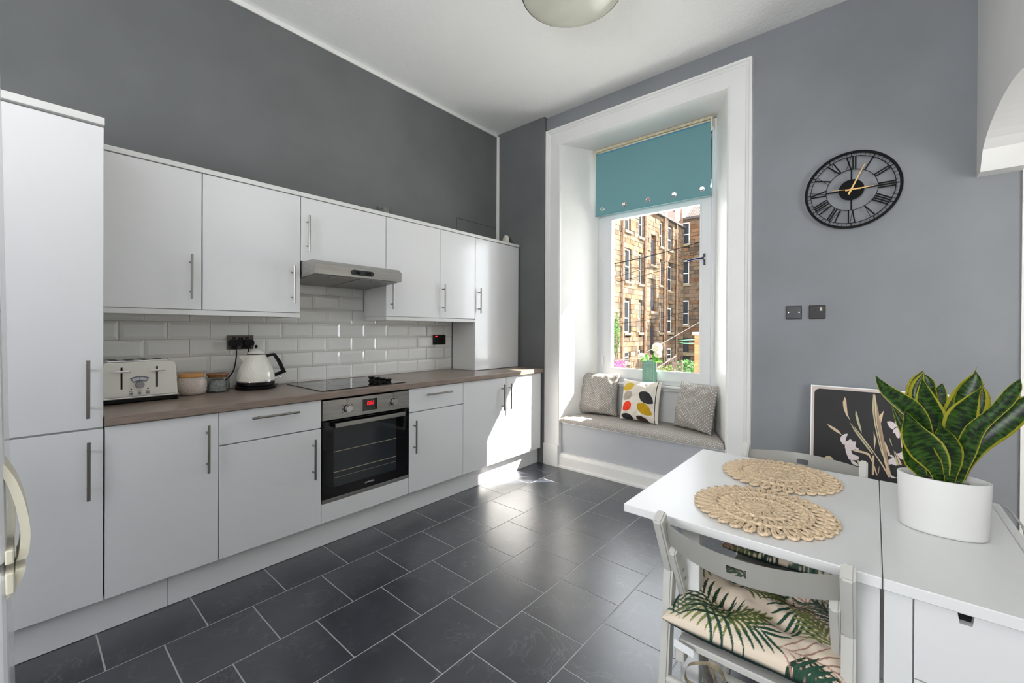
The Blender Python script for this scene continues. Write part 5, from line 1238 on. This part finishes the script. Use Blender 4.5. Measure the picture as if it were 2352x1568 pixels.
# pantile roof, ridged courses joined into one part
bm = NB(); nx, ny = 150, 26; x0, x1 = XA+.25, -4.0; G_ = []
for j in range(ny+1):
    for e in (0, 1):
        if e and j == ny: continue
        rowv = []
        for i in range(nx+1):
            x = x0+(x1-x0)*i/nx; s = j/ny; rowv.append(bm.verts.new((x, YB2-.25+4.2*s, 10.62+3.0*s+.05*abs(sin(i*PI/4))+(.07 if e else 0))))
        G_.append(rowv)
for a, b in zip(G_, G_[1:]):
    for i in range(nx): bm.faces.new((a[i], a[i+1], b[i+1], b[i]))
o = obj('roof_tiles', bm, M('grey_brown_pantile', (120, 106, 96), .8, noise_=(2, .3)), tB); o['kind'] = 'stuff'
# brick outhouse pillar close to the window
bp = ony(1594.5, 765, 10.8); BZ = bp.z
t = thing('brick_pillar', 'orange brick pillar at the right edge of the window view', 'pillar', (bp.x+.35, 11.0, GZ))
obj('core', B(bp.x+.012, bp.x+.69, 10.815, 11.4, GZ, BZ-.05), M('brick_mortar', (170, 140, 100), .95), t)
obj('coping', B(bp.x-.03, bp.x+.73, 10.76, 11.45, BZ-.05, BZ+.03), M('pale_coping', (140, 130, 112), .9), t)
brick = M('orange_brick', (126, 84, 48), .9, noise_=(20, .25), rnd=.3)
bm = B(-.5, .5, -.5, .5, -.5, .5); bme = bpy.data.meshes.new('brick'); bm.to_mesh(bme); bm.free(); bme.materials.append(brick)
z = BZ-.05-.075; k = 0
while z > GZ+.05:
    off = 0 if k % 2 == 0 else -.1125
    for i in range(4):
        a, b = max(bp.x, bp.x+off+i*.225), min(bp.x+.70, bp.x+off+(i+1)*.225)
        if b-a > .04: inst('brick', bme, t, Vector(((a+b)/2, 10.83, z+.0375))-ORIG[t.name], scale=(b-a-.012, .06, .063))
    for i in range(2):
        a = 10.80+i*.225+(.11 if k % 2 else 0)
        inst('brick', bme, t, Vector((bp.x+.03, a+.14, z+.0375))-ORIG[t.name], scale=(.06, .213, .063))
    z -= .075; k += 1
# railings
iron = M('rusty_iron_rail', (66, 48, 38), .7, noise_=(8, .3))
def railing(label, p0, p1, ztop0, ztop1, zb, n, r=.018):
    p0, p1 = Vector((*p0, 0)), Vector((*p1, 0)); t = thing('iron_railing', label, 'railing', ((p0.x+p1.x)/2, (p0.y+p1.y)/2, zb), 'iron railings in the back court')
    bm = NB(); cyl(bm, (p0.x, p0.y, ztop0), (p1.x, p1.y, ztop1), r*1.3, 8); obj('top_rail', bm, iron, t)
    for i in range(n):
        s = i/(n-1); q = p0.lerp(p1, s); big = i in (0, n-1); bm = NB(); cyl(bm, (q.x, q.y, zb), (q.x, q.y, ztop0+(ztop1-ztop0)*s+(.06 if big else 0)), r*(1.7 if big else .75), 8); obj('baluster', bm, iron, t)
a, b = ony(1411, 828, 21), ony(1482, 822, 23.5); railing('rusty iron railing below the sunlit tenement', (a.x, a.y), (b.x, b.y), a.z, b.z, GZ, 16)
a, b = ony(1508, 846, 15), ony(1553, 817, 16.5); railing('sloping iron stair railing behind the vase flowers', (a.x, a.y), (b.x, b.y), a.z, b.z, GZ, 6, .022)
a, b = ony(1547, 835, 15.2), ony(1566, 836, 15.2); railing('short iron railing in front of the green shrub', (a.x, a.y), (b.x, b.y), a.z, b.z, GZ, 4, .022)
# shrubs
def shrub(label, c, rx, rz, n, mt_, nm='shrub', cat='shrub', lf=.12):
    rnd = random.Random(sum(map(ord, label))); bm = NB()
    for k in range(n):
        a = rnd.uniform(0, 2*PI); u = rnd.uniform(-1, 1); q = math.sqrt(1-u*u); rr_ = rnd.uniform(.5, 1); p = Vector((c[0]+rx*rr_*q*cos(a), c[1]+rx*rr_*q*sin(a), c[2]+rz*rr_*u))
        d = Vector((rnd.uniform(-1, 1), rnd.uniform(-1, 1), rnd.uniform(-.3, 1))).normalized(); e = d.orthogonal().normalized(); l = lf*rnd.uniform(.6, 1.3)
        bm.faces.new([bm.verts.new(x) for x in (p, p+d*l*.5+e*l*.3, p+d*l, p+d*l*.5-e*l*.3)])
    t = thing(nm, label, cat, (c[0], c[1], c[2]-rz), 'garden shrubs'); obj('foliage', bm, mt_, t)
    bm = NB()
    for k in range(4): tube(bm, [(c[0], c[1], GZ), (c[0]+rnd.uniform(-.2, .2), c[1]+rnd.uniform(-.2, .2), c[2])], .02, 5)
    obj('stem', bm, iron, t)
g1 = M('shrub_green', (58, 96, 32), .7, rnd=.1, noise_=(3, .4, ), stretch='world')
c = ony(1577, 850, 17); shrub('bushy green shrub right of the stair railing', (c.x, c.y, c.z-.12), .62, .5, 1500, g1)
c = ony(1530, 856, 15.8); shrub('low yellow-green shrub behind the vase', (c.x, c.y, c.z-.1), .45, .35, 700, M('shrub_yellow', (96, 112, 44), .7))
c = ony(1416, 750, 22.5); shrub('thin climbing plant at the left edge of the tenement', (c.x, c.y, c.z-.5), .16, 1.3, 500, g1)
c = ony(1424, 833, 20); shrub('pink flowering plant behind the railing', (c.x, c.y, c.z-.1), .30, .25, 90, M('pink_bloom', (150, 60, 118), .7))
# cables and washing lines
def cable(label, p, q, r, mt_, sag=.15):
    bm = NB(); p, q = Vector(p), Vector(q); tube(bm, [p.lerp(q, i/16)-Vector((0, 0, sag*4*(i/16)*(1-i/16))) for i in range(17)], r, 6); tag(obj('cable', bm, mt_, smooth=True), label, 'cable', 'cables across the back court')
bc = M('black_cable', (22, 20, 20), 1, spec=0); wr = M('pale_rope', (150, 146, 138), .8); gr = M('green_line', (50, 130, 84), .6)
def across(s0, v0, s1, v1): return onx(s0, v0, XA+.12), ony(s1, v1, YB2-.12)
cable('thick black cable highest across the tenement windows', *across(1409, 606, 1616, 553), .034, bc, .1)
cable('thin dark cable second from the top across the court', *across(1409, 637, 1616, 570), .015, bc, .1)
cable('thin dark cable third from the top across the court', *across(1409, 649, 1616, 591), .018, bc, .1)
cable('thin dark cable over the lower tenement windows', *across(1409, 744, 1616, 703), .015, bc, .2)
cable('pale washing line rising to the right', *across(1478, 812, 1616, 734), .022, wr, .02)
cable('upper bright green washing line', ony(1556, 782, YB2-.25), ony(1597, 779, 10.9), .016, gr, .0)
cable('lower sagging bright green washing line', ony(1556, 783.5, YB2-.25), ony(1597, 788, 10.9), .014, gr, .06)
